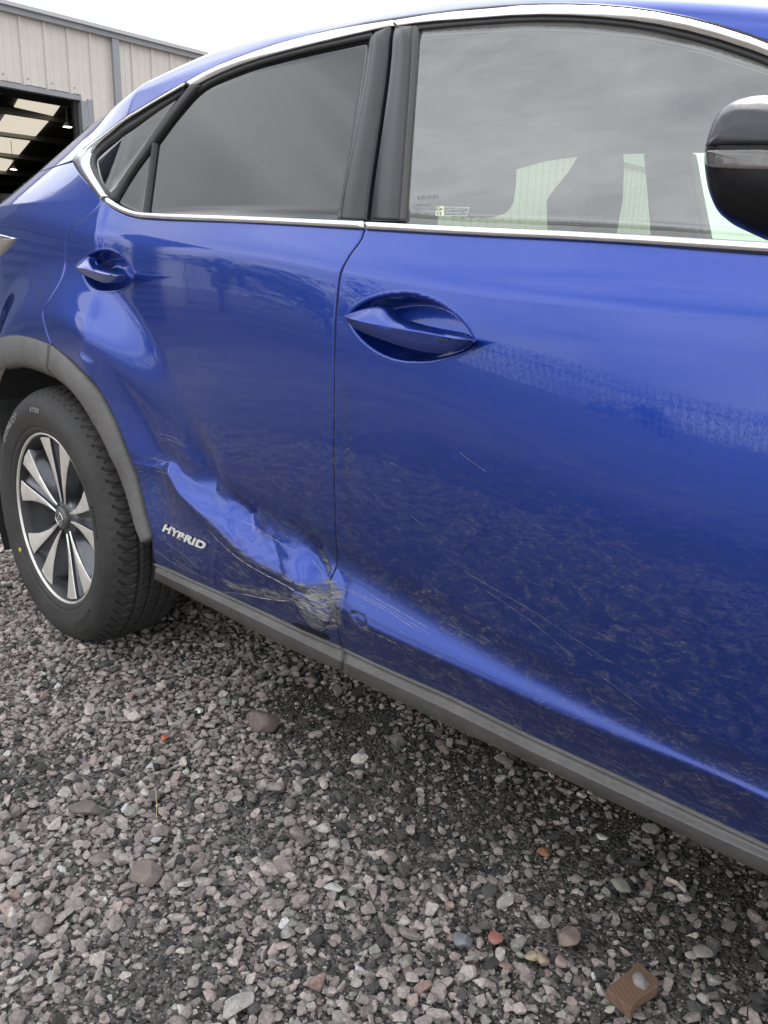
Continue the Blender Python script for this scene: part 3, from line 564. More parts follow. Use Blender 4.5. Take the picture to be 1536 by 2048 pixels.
# black rubber under and over the chrome
strip('waist_seal', [(727, 462), (500, 450), (290, 441), (250, 434), (205, 407)], [(727, 455), (500, 443), (290, 435), (258, 429), (212, 401)], M['seal'], rear_door, flat(-.0005), 60)
strip('waist_seal', [(733, 463), (936, 475), (1200, 487), (1536, 512), (1640, 518)], [(733, 456), (936, 467), (1200, 480), (1536, 502), (1640, 508)], M['seal'], front_door, flat(-.0005), 60)
strip('frame_seal', [(1640, 128), (1536, 78), (1405, 38), (1288, 15), (1170, 5), (1053, 5), (888, 20), (693, 50), (498, 102), (371, 161), (228, 251), (165, 298)], [(1640, 140), (1536, 88), (1405, 46), (1288, 23), (1170, 13), (1053, 13), (888, 28), (693, 58), (498, 110), (371, 169), (228, 259), (172, 302)], M['seal'], car, flat(.0006), 150)
strip('window_seal', [(741, 60), (595, 94), (498, 121), (423, 151), (383, 174)], [(741, 74), (595, 106), (498, 133), (423, 164), (392, 184)], M['seal'], rear_door, flat(-.0035), 70)
strip('window_seal', [(828, 46), (936, 37), (1053, 28), (1170, 30), (1288, 42), (1405, 67), (1536, 110), (1640, 158)], [(828, 60), (936, 49), (1053, 41), (1170, 43), (1288, 57), (1405, 85), (1536, 130), (1640, 182)], M['seal'], front_door, flat(-.0035), 90)
strip('window_seal', [(368, 172), (300, 210), (240, 250), (197, 286), (180, 306), (175, 322), (180, 342), (198, 370), (216, 396)], [(350, 196), (300, 229), (245, 268), (203, 300), (189, 316), (185, 326), (188, 342), (203, 368), (222, 388)], M['seal'], car, flat(-.003), 80)
# bar between quarter glass and door glass
strip('division_bar', [(381, 168), (340, 218), (290, 288), (240, 360), (216, 398)], [(401, 170), (352, 228), (310, 285), (260, 352), (232, 402)], M['seal'], rear_door, [(0, .0), (.25, .0035), (.6, .0035), (1, .0)], 40)
strip('division_bar', [(303, 284), (298, 330), (284, 430)], [(311, 286), (305, 330), (292, 430)], M['seal'], rear_door, [(0, -.001), (.5, .002), (1, -.001)], 30)
strip('pillar_cover', [(748, 66), (735, 150), (712, 270), (690, 370), (680, 440)], [(784, 50), (774, 130), (755, 260), (738, 370), (730, 442)], M['pillar'], rear_door, [(0, .0), (.08, .0012), (.92, .0012), (1, -.002)], 50)
strip('window_seal', [(738, 70), (726, 150), (704, 270), (683, 370), (673, 440)], [(750, 68), (737, 150), (714, 270), (692, 370), (682, 440)], mat('grey_channel', (.09, .09, .09), .3), rear_door, [(0, -.004), (.6, -.001), (1, -.002)], 50)
strip('pillar_cover', [(790, 52), (781, 130), (763, 260), (746, 370), (738, 442)], [(827, 52), (820, 130), (812, 260), (804, 370), (798, 442)], M['pillar'], front_door, [(0, -.002), (.08, .0012), (.92, .0012), (1, 0)], 50)
strip('window_seal', [(826, 50), (820, 130), (811, 260), (803, 370), (797, 442)], [(837, 52), (829, 130), (819, 260), (811, 370), (806, 442)], mat('channel_rubber', (.05, .05, .048), .35), front_door, [(0, -.001), (.4, .0005), (1, -.005)], 50)
# glass
strip('window_glass', [(741, 66), (595, 100), (498, 127), (423, 158), (388, 180), (345, 232), (300, 300), (292, 360)], [(676, 442), (600, 438), (520, 436), (440, 434), (380, 432), (330, 431), (300, 430), (284, 430)], M['tint'], rear_door, [(k/12, -.007) for k in range(13)], 60, smooth_in=0, fl=0)
strip('window_glass', [(832, 50), (936, 42), (1053, 34), (1170, 36), (1288, 49), (1405, 75), (1536, 120), (1640, 170)], [(803, 446), (936, 458), (1053, 463), (1170, 468), (1288, 474), (1405, 481), (1536, 490), (1640, 497)], M['glass'], front_door, [(k/12, -.008) for k in range(13)], 60, smooth_in=0, fl=0)
strip('quarter_window', [(352, 192), (290, 234), (230, 278), (186, 314)], [(352, 196), (300, 270), (250, 345), (210, 395)], M['tint'], car, [(k/6, -.005) for k in range(7)], 30, smooth_in=0, fl=0)
strip('window_glass', [(306, 285), (270, 338), (222, 405)], [(300, 300), (292, 370), (284, 430)], M['tint'], rear_door, [(k/6, -.005) for k in range(7)], 20, smooth_in=0, fl=0)
# tailgate glass edge seen past the C pillar
xx = np.linspace(-.70, -.26, 16); kk = np.sin(np.linspace(.15, 1, 16)*math.pi)
strip('tailgate_window', list(zip(xx, Zr_(xx)-.001)), list(zip(xx, Zr_(xx)-.003-.034*kk)), M['gloss'], car, [(0, .0006), (.1, .002), (.9, .002), (1, .0)], 40, px=False)
# tail lamp tip
strip('tail_lamp', [(-60, 462), (-20, 466), (10, 471), (33, 477)], [(-60, 545), (-20, 530), (10, 503), (33, 479)], M['lamp'], car, [(0, .002), (.1, .006), (.24, .006), (.3, .003), (1, .004)], 30)
strip('lamp_trim', [(-60, 461), (-20, 465), (10, 470), (33, 477)], [(-60, 476), (-20, 479), (8, 481), (31, 479)], M['chrome'], car, [(0, .005), (.5, .009), (1, .005)], 20)

# wheel arch mouldings, in two pieces
ao = [(-40, 690), (0, 676), (30, 670), (60, 674), (101, 689)]; ai = [(-40, 765), (0, 742), (30, 733), (60, 739), (103, 758)]
arp = [(0, .001), (.03, .007), (.5, .011), (.62, .012), (.8, .004), (1, -.012)]
strip('arch_moulding', ao, ai, M['plastic'], car, arp, 60, fl=.03)
ao = [(105, 691), (140, 720), (180, 760), (210, 805), (235, 860), (262, 930), (285, 1010), (303, 1076)]; ai = [(106, 760), (140, 786), (172, 830), (205, 890), (235, 960), (262, 1030), (272, 1062), (286, 1088)]
strip('arch_moulding', ao, ai, M['plastic'], rear_door, arp, 90, fl=.03)
# sill mouldings
def sill(name, l, parent, x_end):
    yt_ = np.array([-float(S(np.array([x]), np.array([z]), False)[0]) for x, z in [bps(u, v) for u, v, _, _ in l]])-.002; top = np.array([bp(u, v, y) for (u, v, _, _), y in zip(l, yt_)]); mid = np.array([bp(u, m_, y-.013) for (u, _, m_, _), y in zip(l, yt_)]); bot = np.array([bp(u, b_, y+.010) for (u, _, _, b_), y in zip(l, yt_)])
    yq = resample(np.stack([top[:, 0], yt_], 1), 70)[:, 1]
    n = 70; f = lambda P: resample(P, n); top, mid, bot = f(top), f(mid), f(bot)
    def c3(P, y): return np.stack([P[:, 0], y, P[:, 1]], -1)
    T, Mi, Bo = c3(top, yq), c3(mid, yq-.013), c3(bot, yq+.010)
    rows = [T+[0, .05, .001], T+[0, .004, .001], T+[0, -.0025, .0003], T+[0, -.0035, -.0022], T+[0, -.0028, -.0045], T*.72+Mi*.28+[0, .0032, -.0022], T*.45+Mi*.55+[0, .0020, -.0022], Mi+[0, .0018, .0012], Mi, Mi+[0, .0004, -.0014], Mi*.5+Bo*.5+[0, .001, 0], Bo+[0, 0, .002], Bo+[0, .003, 0], Bo+[0, .05, -.004]]
    P = np.stack(rows, 1); e0 = P[:1].copy(); e0[..., 1] += .04; e1 = P[-1:].copy(); e1[..., 1] += .04; P = np.concatenate([e0, P, e1], 0)
    return cm(name, P.reshape(-1, 3), gridf(P.shape[0], P.shape[1]), M['plastic'], parent)
sill('sill_moulding', [(309, 1127, 1142, 1160), (426, 1178, 1198, 1219), (523, 1222, 1245, 1272), (600, 1259, 1283, 1309), (681, 1293, 1322, 1343)], rear_door, 0)
sill('sill_moulding', [(687, 1296, 1324, 1349), (793, 1346, 1372, 1402), (900, 1392, 1422, 1455), (1066, 1474, 1504, 1530), (1236, 1551, 1584, 1612), (1400, 1628, 1660, 1690), (1536, 1691, 1721, 1754), (1640, 1742, 1772, 1806)], front_door, 0)

# door handles
def handle(l, parent, yt, yc, yb, back):
    T = np.array([[*bp(u, v, yt)] for u, v, *_ in l]); C_ = np.array([[*bp(a, b, yc)] for _, _, a, b, _, _ in l]); B = np.array([[*bp(a, b, yb)] for *_, a, b in l])
    n = 40; T, C_, B = [resample(sm_open(x, 2), n) for x in (T, C_, B)]
    k = np.linspace(0, 1, n)
    rows = []
    def r3(P, y): return np.stack([P[:, 0], np.full(n, y), P[:, 1]], -1)
    T3, C3, B3 = r3(T, yt), r3(C_, yc), r3(B, yb)
    end = (sm(k/.12)*sm((1-k)/.10))[:, None]
    back3 = lambda P: np.concatenate([P[:, :1], P[:, 1:2]+back*(.35+.65*end), P[:, 2:]], 1)
    rows = [back3(T3), T3, T3*.75+C3*.25+[0, -.0012, .0012], T3*.4+C3*.6+[0, -.0012, .0012], C3*.94+T3*.06, C3*.94+B3*.06, C3*.5+B3*.5+[0, -.0006, 0], B3*.93+C3*.07, B3+[0, .0015, -.0005], back3(B3)]
    P = np.stack(rows, 1); F_ = gridf(n, len(rows), flip=False)
    for i in range(n-1): F_.append((i*len(rows), (i+1)*len(rows), (i+2)*len(rows)-1, (i+1)*len(rows)-1))
    F_ += [tuple(range(len(rows))), tuple(range(n*len(rows)-1, (n-1)*len(rows)-1, -1))]
    z = np.zeros(P.shape[:2])+.12
    o = cm('door_handle', P.reshape(-1, 3), F_, M['paint'], parent, attrs={'dust': z, 'wear': z*0}); o.modifiers.new('e', 'EDGE_SPLIT').split_angle = math.radians(38); return o
handle([(690, 632, 690, 634, 691, 639), (700, 626, 703, 637, 703, 654), (730, 615, 735, 645, 740, 671), (764, 611, 775, 652, 780, 685), (790, 636, 812, 658, 820, 698), (830, 650, 860, 666, 862, 706), (880, 660, 905, 675, 900, 705), (925, 668, 935, 679, 930, 692), (945, 679, 946, 681, 946, 684)], front_door, .010, -.016, -.008, .016)
handle([(149, 530, 149, 532, 150, 537), (155, 523, 157, 535, 160, 546), (166, 515, 172, 537, 176, 554), (177, 512, 186, 541, 190, 560), (186, 531, 200, 545, 206, 566), (205, 537, 218, 549, 222, 565), (225, 542, 236, 552, 236, 559), (244, 547, 248, 550, 248, 552)], rear_door, .008, -.030, -.020, .016)
for (u, v), par, yy in (((887, 680), front_door, -.0172), ((221, 551), rear_door, -.031)):
    x, z = bp(u, v, yy); V_, F_ = boxv((x, yy, z), (.016, .0016, .003)); bevel(cm('lock_button', V_, F_, M['pillar'], par, False), .0008)

# badge and lettering
V_, F_ = text_geo('HYBRID', .024, .0018, .28, 1.72, .0007, 1.08); Lx = V_[:, 0].max()
p0, p1 = np.array(bps(328, 1060)), np.array(bps(415, 1099)); L_ = np.linalg.norm(p1-p0); V_[:, 0] *= L_/Lx; dx = (p1-p0)/L_; dz = np.array([-dx[1], dx[0]])
XZ = p0+V_[:, :1]*dx+V_[:, 1:2]*dz; Y = -S(XZ[:, 0], XZ[:, 1], False)-.0050-V_[:, 2]
cm('badge', np.stack([XZ[:, 0], Y, XZ[:, 1]], -1), F_, mat('badge_metal', (.80, .78, .72), .38, .35, coat=.5), rear_door, False)
def glass_text(s, u, v, size, ws, off=-.0072, m=None, par=None, name='etched_text', sh=0.):
    V_, F_ = text_geo(s, size, .0, sh, ws); p = np.array(bps(u, v, off)); XZ = p+V_[:, :2]*[1, 1]
    return cm(name, np.stack([XZ[:, 0], -S(XZ[:, 0], XZ[:, 1], False)-off, XZ[:, 1]], -1), F_, m or M['white'], par or front_door, False)
et = mat('faint_etching', (.25, .28, .26), .8)
glass_text('LEXUS', 833, 398, .0075, 2.0, m=et); glass_text('SAFETY GLASS', 829, 412, .0042, 1.2, m=et); glass_text('43R-001', 829, 421, .0042, 1.2, m=et)
# lock sticker: frame, two lines of small print, padlock
def stroke(pts, w_, off):
    P = resample(pts, max(8, len(pts)*6)); d = np.gradient(P, axis=0); nrm = np.stack([-d[:, 1], d[:, 0]], 1); nrm /= np.linalg.norm(nrm, axis=1, keepdims=True)+1e-9
    A_, B_ = lift(P+nrm*w_/2, off), lift(P-nrm*w_/2, off); V_ = np.stack([A_, B_], 1).reshape(-1, 3); return V_, gridf(len(P), 2)
k = lambda l: [bps(u, v, -.007) for u, v in l]
parts = [stroke(k(l), .0008, -.0072) for l in ([(872, 414), (938, 415)], [(938, 415), (934, 432)], [(934, 432), (870, 431)], [(870, 431), (874, 414)])]
fr_ = join(parts); cm('sticker_frame', *fr_, M['white'], front_door, False)
parts = [stroke(k(l), .0016, -.0070) for l in ([(872, 431), (874, 423), (878, 417), (882, 413), (885, 415), (886, 431)], [(876, 431), (877, 422), (884, 422), (884, 431)], [(880, 417), (884, 412), (888, 416), (888, 430)], [(879, 431), (880, 424)])]
cm('padlock_symbol', *join(parts), mat('sticker_print', (.75, .82, .62), .7), front_door, False)
glass_text('ALARM SYSTEM IS FITTED', 890, 422, .0040, 1.05, -.0070, par=front_door, name='sticker_text'); glass_text('TO THIS VEHICLE  24 HR', 890, 428, .0040, 1.05, -.0070, par=front_door, name='sticker_text')

# torn flap and scratches ---------------------------------------------------------
def scratch(pts, w_, off=.0006, jit=.0006):
    P = resample([bps(u, v) for u, v in pts], 26); P = P+np.cumsum(rng.normal(0, jit*.25, P.shape), 0); wv = w_*(.4+rng.random(26)); wv[0] = wv[-1] = 0
    d = np.gradient(P, axis=0); nrm = np.stack([-d[:, 1], d[:, 0]], 1); nrm /= np.linalg.norm(nrm, axis=1, keepdims=True)+1e-9
    V_ = np.stack([lift(P+nrm*wv[:, None]/2, off, True), lift(P-nrm*wv[:, None]/2, off, True)], 1).reshape(-1, 3); return V_, gridf(26, 2)
M['scr'] = mat('scratch_primer', (.24, .26, .32), .7, var=.5, vscale=120)
sf = [[(690, 1176), (760, 1214), (830, 1258)], [(700, 1178), (790, 1225), (860, 1268)], [(740, 1190), (800, 1222)], [(790, 1218), (858, 1258)], [(715, 1207), (735, 1216)], [(800, 1240), (840, 1262)], [(735, 1240), (748, 1245)],
      [(925, 1140), (1070, 1225), (1230, 1330)], [(970, 1180), (1060, 1240), (1150, 1315)], [(1200, 1350), (1290, 1418)], [(820, 1030), (850, 1052)], [(780, 925), (800, 935)], [(920, 905), (975, 945)], [(895, 1247), (975, 1292)]]
for i, l in enumerate(sf): cm('scratch_mark', *scratch(l, .0007 if i < 4 else .0004), M['scr'], front_door)
sr_ = [[(483, 1042), (520, 1060), (545, 1075)], [(500, 1050), (560, 1085), (600, 1105)], [(320, 868), (345, 873), (368, 888)], [(330, 875), (372, 893)], [(300, 915), (325, 922)], [(312, 942), (350, 946)], [(625, 1120), (648, 1160), (668, 1188)], [(330, 1085), (370, 1110), (400, 1140)], [(345, 1115), (400, 1150)], [(310, 1100), (345, 1125), (420, 1160)]]
for l in sr_: cm('scratch_mark', *scratch(l, .0008), M['scr'], rear_door)
# white chipped edge along the fold
def ridge(pts, r0, off, m, parent, name, n=80):
    P = resample(sm_open([bps(u, v) for u, v in pts], 2), n); P = P+rng.normal(0, .0005, P.shape)
    C3 = lift(P, off, True); K = 7; V_ = []
    for i in range(n):
        r_ = r0*.6*max(.30, .45+1.0*mnoise.noise(Vector((i*.19, r0*4000, 0)))+.5*mnoise.noise(Vector((i*.9, 5, 0))))*min(1, .25+1.2*i/n)*(min(1, i/6, (n-1-i)/6)+.05)
        for j in range(K): a = j*2*math.pi/K; V_.append(C3[i]+np.array([0, math.cos(a)*r_*1.0, math.sin(a)*r_]))
    return cm(name, V_, [(i*K+j, i*K+(j+1) % K, (i+1)*K+(j+1) % K, (i+1)*K+j) for i in range(n-1) for j in range(K)], m, parent)
ridge([(414, 1059), (440, 1085), (457, 1101), (492, 1128), (543, 1156), (582, 1177), (612, 1190), (643, 1200)], .0022, .0002, M['greypanel'], rear_door, 'torn_edge', 130)
ridge([(583, 1180), (594, 1200), (612, 1235), (628, 1256), (645, 1262), (657, 1250)], .0028, .001, M['greypanel'], rear_door, 'torn_edge', 80)
ridge([(430, 1183), (480, 1186), (530, 1198), (575, 1203), (590, 1195)], .0016, .0005, M['greypanel'], rear_door, 'torn_edge', 70)
ridge([(643, 1200), (655, 1203), (663, 1218), (668, 1228), (660, 1248)], .0018, .001, M['greypanel'], rear_door, 'torn_edge', 50)
ridge([(738, 1262), (765, 1274), (795, 1289)], .0009, .0, M['greypanel'], front_door, 'torn_edge', 40)
# folded metal flap
fo = [(584, 1180), (600, 1183), (620, 1190), (643, 1199), (656, 1205), (666, 1226), (660, 1247), (646, 1260), (628, 1256), (610, 1234), (594, 1202)]
P = smooth_closed([bps(u, v) for u, v in fo], 1); c0 = P.mean(0); V_ = []; R_ = 9
for i in range(R_):
    q = c0+(P-c0)*(i/(R_-1)); hgt_ = .006+.007*(1-(i/(R_-1))**2)+.0016*np.sin(q[:, 0]*210+q[:, 1]*330)*(i/(R_-1)); z_ = lift(q, 0, False); z_[:, 1] -= hgt_; V_.append(z_)
z_ = lift(P, 0, False); z_[:, 1] += .02; V_.append(z_)
V_ = np.stack(V_, 1); 
cm('torn_flap', V_.reshape(-1, 3), gridf(V_.shape[0], V_.shape[1], True), M['paint'], rear_door, attrs={'dust': np.full(V_.shape[:2], .5), 'wear': np.full(V_.shape[:2], .95)})
# dark gap torn open above the sill
strip('torn_opening', [(582, 1246), (600, 1248), (612, 1254), (628, 1261), (648, 1266), (660, 1277)], [(582, 1247), (598, 1255), (614, 1263), (630, 1267), (646, 1277), (660, 1278)], M['gap'], rear_door, flat(.0012), 20, fl=0)

# mirror ---------------------------------------------------------------------------
mo = [(1436, 300), (1447, 262), (1461, 230), (1480, 208), (1505, 196), (1540, 190), (1600, 192), (1680, 205), (1720, 260), (1725, 340), (1700, 430), (1650, 480), (1590, 492), (1540, 484), (1505, 468), (1478, 455), (1458, 436), (1445, 408), (1437, 370), (1433, 330)]

MYS = [(-.266, .03), (-.2655, .25), (-.263, .45), (-.257, .66), (-.248, .80), (-.236, .90), (-.222, .96), (-.205, 1.), (-.17, 1.01), (-.12, .99), (-.08, .9), (-.05, .7), (-.04, .4), (-.038, .05)]
mcen = np.array([bp(u, v, -.205) for u, v in smooth_closed(mo, 2)]).mean(0)
def mirror_part(name, l, m, push, sel, parent, clampx=None):
    P = np.array([bp(u, v, -.205) for u, v in smooth_closed(l, 2)]); pc = P.mean(0); V_ = []
    for y, s_ in MYS:
        if not sel(y): continue
        q = mcen+(P-mcen)*s_ if name == 'mirror_housing' else P.copy()
        if name != 'mirror_housing':
            # follow the shell: depth of the shell where this outline point stands
            pass
        V_.append(np.stack([q[:, 0], np.full(len(q), y), q[:, 1]], -1))
    return V_
V_ = np.stack(mirror_part('mirror_housing', mo, None, 0, lambda y: True, None), 1)
mirror = cm('door_mirror', V_.reshape(-1, 3), gridf(V_.shape[0], V_.shape[1], True), mat('mirror_black', (.006, .006, .007), .3, spec=.25), front_door)
mpoly = np.array([bp(u, v, -.205) for u, v in smooth_closed(mo, 2)])
def mdepth(q):               # y of the shell for points inside the outline
    d = np.linalg.norm(q-mcen, axis=-1); a = np.arctan2(q[..., 1]-mcen[1], q[..., 0]-mcen[0]); pa = np.arctan2(mpoly[:, 1]-mcen[1], mpoly[:, 0]-mcen[0]); pr = np.linalg.norm(mpoly-mcen, axis=1)
    o_ = np.argsort(pa); rr = np.interp(a, np.r_[pa[o_]-2*np.pi, pa[o_], pa[o_]+2*np.pi], np.tile(pr[o_], 3)); k_ = np.clip(d/rr, 0, 1)
    ys_ = [y for y, s_ in MYS[:8]]; ss_ = [s_ for y, s_ in MYS[:8]]; return np.interp(k_, ss_, ys_)
def mskin(name, l, m, off, nr=10):
    P = np.array([bp(u, v, -.222) for u, v in (sm_open(l+[l[0]], 2).tolist())]); c = P.mean(0); V_ = []
    for i in range(nr):
        q = c+(P-c)*(i/(nr-1)); V_.append(np.stack([q[:, 0], mdepth(q)-off*(1-.25*(i/(nr-1))**6), q[:, 1]], -1))
    z = V_[-1].copy(); z[:, 1] += off+.002; V_.append(z); V_ = np.stack(V_, 1)
    o = mk(name, V_.reshape(-1, 3), gridf(V_.shape[0], V_.shape[1], True), m, front_door, True, CAR); return o
mskin('mirror_cover', [(1447, 301), (1458, 262), (1471, 234), (1490, 213), (1515, 203), (1550, 199), (1610, 202), (1680, 215), (1708, 260), (1712, 301)], mat('mirror_cover_paint', (.02, .02, .025), .30, coat=.1, coatr=.15, bump=.1, bscale=60), .004)
mskin('indicator_lamp', [(1444, 312), (1447, 343), (1500, 348), (1560, 350), (1640, 350), (1640, 312)], M['lens'], .002)
box('mirror_arm', (1.965, -.03, 1.085), (.10, .10, .035), M['gloss'], front_door, CAR)

# ================================================================== WHEEL
WC = np.array([0., 0., .355])
wheel = empty('rear_wheel', (0, 0, 0)); wheel.parent = car; wheel.location = (WC-CAR).tolist()
def wm(name, V, F_, m, smooth=True, fm=None): return mk(name, V, F_, m, wheel, smooth, None, fm)
def lathe(prof, n, a0=0., a1=2*math.pi):
    full = abs(a1-a0-2*math.pi) < 1e-6; A = a0+(a1-a0)*np.arange(n)/(n if full else n-1); pr = np.array(prof)
    V_ = np.stack([np.outer(np.cos(A), pr[:, 0]), np.tile(pr[:, 1], (n, 1)), np.outer(np.sin(A), pr[:, 0])], -1)
    return V_, gridf(n, len(pr), full)
side = sm_open([(.232, .012), (.238, -.002), (.246, -.010), (.252, -.0135), (.256, -.0125), (.262, -.017), (.285, -.0245), (.303, -.0265), (.320, -.022), (.334, -.012), (.3445, .001)], 2)
shp = curve([(.000, .3435), (.006, .3485), (.018, .3555), (.032, .3600), (.05, .3628), (.11, .3640), (.165, .3625), (.185, .358), (.200, .349)])
yt = np.r_[np.linspace(.002, .05, 26), np.linspace(.0515, .165, 52), np.linspace(.17, .20, 8)]
prof = np.vstack([side, np.stack([shp(yt), yt], 1), [(.335, .208), (.30, .214), (.24, .2)]])
nA = 1260; V_, F_ = lathe(prof, nA); A = 2*math.pi*np.arange(nA)/nA; ns = len(side)
Y = yt[None, :]; AA = A[:, None]
def pulse(x, w_, e=.25): x = np.abs((x+.5) % 1-.5); return sm((w_/2+e*w_/2-x)/(e*w_))
g = np.zeros((nA, len(yt)))
for yc in (.054, .088, .124, .156): g = np.maximum(g, .0072*sm((.0052-np.abs(Y-yc))/.0016))
ph = 66*AA/(2*math.pi)
sh = (Y < .050)*1.; g = np.maximum(g, sh*.0052*pulse(ph+4.5*(Y-.03)+.25*np.sin((Y-.01)*90), .20)*sm((Y-.0035)/.004)*1.25)
g = np.maximum(g, sh*.0036*pulse(ph+.5+6*(Y-.03), .11)*sm((Y-.012)/.004))
g = np.maximum(g, .0035*(Y > .058)*(Y < .085)*pulse(ph*1.-9*Y, .13)); g = np.maximum(g, .0035*(Y > .092)*(Y < .120)*pulse(ph+10*Y, .13)); g = np.maximum(g, .0035*(Y > .128)*(Y < .152)*pulse(ph-9*Y, .13)); g = np.maximum(g, .005*(Y > .160)*(Y < .19)*pulse(ph+4*Y, .16))
g = np.maximum(g, .0022*(Y > .058)*(Y < .152)*pulse(ph+.5-9*Y, .06))
R_ = shp(yt)[None, :]-g; V_[:, ns:ns+len(yt), 0] = np.cos(AA)*R_; V_[:, ns:ns+len(yt), 2] = np.sin(AA)*R_
# sidewall relief: rings and shoulder flutes
rs = prof[:ns, 0][None, :]; rel = .0009*sm((.0018-np.abs(rs-.262))/.001)+.0008*sm((.0016-np.abs(rs-.322))/.001)+.0006*sm((.0016-np.abs(rs-.272))/.001)+.0010*sm((rs-.330)/.006)*pulse(ph*1+.1, .55)
V_[:, :ns, 1] -= rel
V_[..., 2] = np.where(V_[..., 2] < -.352, -.352-(V_[..., 2]+.352)*.02, V_[..., 2])
wm('tyre', V_.reshape(-1, 3), F_, M['tyre'])
def arc_text(s, r, ang0, size, ws, m, name, dirn=-1):
    a = ang0; parts = []
    for ch in s:
        if ch == ' ': a += dirn*.45*size/r; continue
        v, f = text_geo(ch, size, .0005, 0, ws, .0004); wd = v[:, 0].max()+size*.16
        am = a+dirn*(v[:, 0])/r; rad = r+v[:, 1]; sidey = np.interp(rad, side[:, 0], side[:, 1])-.0012-v[:, 2]
        parts.append((np.stack([np.cos(am)*rad, sidey, np.sin(am)*rad], -1), f)); a += dirn*wd/r
    return wm(name, *join(parts), m, False)
arc_text('DUNLOP', .296, math.radians(142), .026, 1.15, M['chalk'], 'tyre_lettering'); arc_text('ST30', .300, math.radians(97), .016, 1.5, M['chalk'], 'tyre_lettering')
arc_text('GRANDTREK', .292, math.radians(-40), .015, 1.3, M['tyre'], 'tyre_lettering'); arc_text('225/60R18', .292, math.radians(20), .013, 1.2, M['tyre'], 'tyre_lettering')
xy = np.array(bp(41, 1100, -.024))-WC[[0, 2]]; V_, F_ = lathe([(0.0001, -.0272), (.0065, -.0270), (.0068, -.024)], 16); V_ = V_+np.array([xy[0], 0, xy[1]]); wm('paint_dot', V_.reshape(-1, 3), F_, M['yellow'])
lip = [(.244, .004), (.2425, -.003), (.2400, -.0058), (.2375, -.0062), (.2355, -.0045), (.2345, .0)]
V_, F_ = lathe(lip, 160); wm('rim_lip', V_.reshape(-1, 3), F_, M['machined'])
V_, F_ = lathe([(.2345, .0), (.2295, .006), (.2225, .022), (.221, .045), (.208, .06), (.200, .11), (.198, .2)], 160); wm('rim_barrel', V_.reshape(-1, 3), F_, M['rimdark'])
xz = np.array(bp(105, 868, 0))-WC[[0, 2]]; TH0 = math.atan2(xz[1], xz[0])
rr_ = np.array([.046, .07, .10, .13, .165, .195, .2285]); ao_ = np.radians([15., 12., 11.6, 12.4, 13.4, 14.6, 15.6]); hw_ = np.array([.0030, .0050, .0080, .0122, .0175, .0240, .0325])
rf = np.linspace(.046, .2285, 26); aof = curve(list(zip(rr_, ao_)))(rf); hwf = curve(list(zip(rr_, hw_)))(rf)
face = lambda r: .003+.026*(1-r/.2285)**1.15
for k_ in range(5):
    th = TH0+k_*2*math.pi/5
    for sg in (-1, 1):
        a_in = th+sg*(aof-hwf/rf); a_out = th+sg*(aof+hwf/rf); V_ = []
        f = face(rf); fi = f+.0022*sm((rf-.05)/.1)
        prf = [(a_in, f+.034), (a_in, f+.0016), (a_in+sg*.0014/rf, f), (.5*(a_in+a_out), f-.0012), (a_out-sg*.0014/rf, fi), (a_out, fi+.0016), (a_out+sg*.004/rf, f+.042)]
        for a, y in prf: V_.append(np.stack([np.cos(a)*rf, y, np.sin(a)*rf], -1))
        V_ = np.stack(V_, 1); F_ = gridf(len(rf), len(prf), flip=sg < 0); fm = [0 if 1 <= j <= 4 else 1 for i in range(len(rf)-1) for j in range(len(prf)-1)]
        F_.append(tuple((len(rf)-1)*len(prf)+j for j in range(len(prf)))); fm.append(1)
        o = wm('spoke', V_.reshape(-1, 3), F_, [M['machined'], M['alloydark']], True, fm); o.modifiers.new('e', 'EDGE_SPLIT').split_angle = .6
    V_ = []; w_ = aof-hwf/rf
    for q in np.linspace(-1, 1, 7): a = th+q*w_; V_.append(np.stack([np.cos(a)*rf, face(rf)+.010+.010*(1-q*q), np.sin(a)*rf], -1))
    V_ = np.stack(V_, 1); wm('spoke_web', V_.reshape(-1, 3), gridf(len(rf), 7), M['alloydark'])
    for sg in (-1, 1):          # painted flank beside each machined blade
        w0 = aof+hwf/rf; ext = np.radians(15)*np.sin(np.pi*np.clip((rf-.05)/.165, 0, 1))**.8*(.9 if sg > 0 else .45)
        V_ = []
        for q in np.linspace(0, 1, 6): a = th+sg*(w0+ext*q); V_.append(np.stack([np.cos(a)*rf, face(rf)+.006+.030*q**.8, np.sin(a)*rf], -1))
        V_.append(V_[-1]+[0, .03, 0]); V_ = np.stack(V_, 1); wm('spoke_flank', V_.reshape(-1, 3), gridf(len(rf), 7), M['alloydark'])
V_, F_ = lathe([(.0001, .012), (.022, .0125), (.030, .014), (.0325, .018), (.033, .03)], 64); wm('hub_cap', V_.reshape(-1, 3), F_, M['cap'])
V_, F_ = lathe([(.033, .026), (.052, .030), (.058, .036), (.060, .06)], 64); wm('hub', V_.reshape(-1, 3), F_, M['alloydark'])
V_ = []; K = 8; n_ = 64
for i in range(n_):
    a = 2*math.pi*i/n_; c = np.array([math.cos(a)*.0225, .0112, math.sin(a)*.0170]); er = np.array([math.cos(a), 0, math.sin(a)])
    for j in range(K): b = 2*math.pi*j/K; V_.append(c+er*math.cos(b)*.0016+np.array([0, math.sin(b)*.0016, 0]))
wm('emblem_ring', V_, [(i*K+j, ((i+1) % n_)*K+j, ((i+1) % n_)*K+(j+1) % K, i*K+(j+1) % K) for i in range(n_) for j in range(K)], M['chrome'])
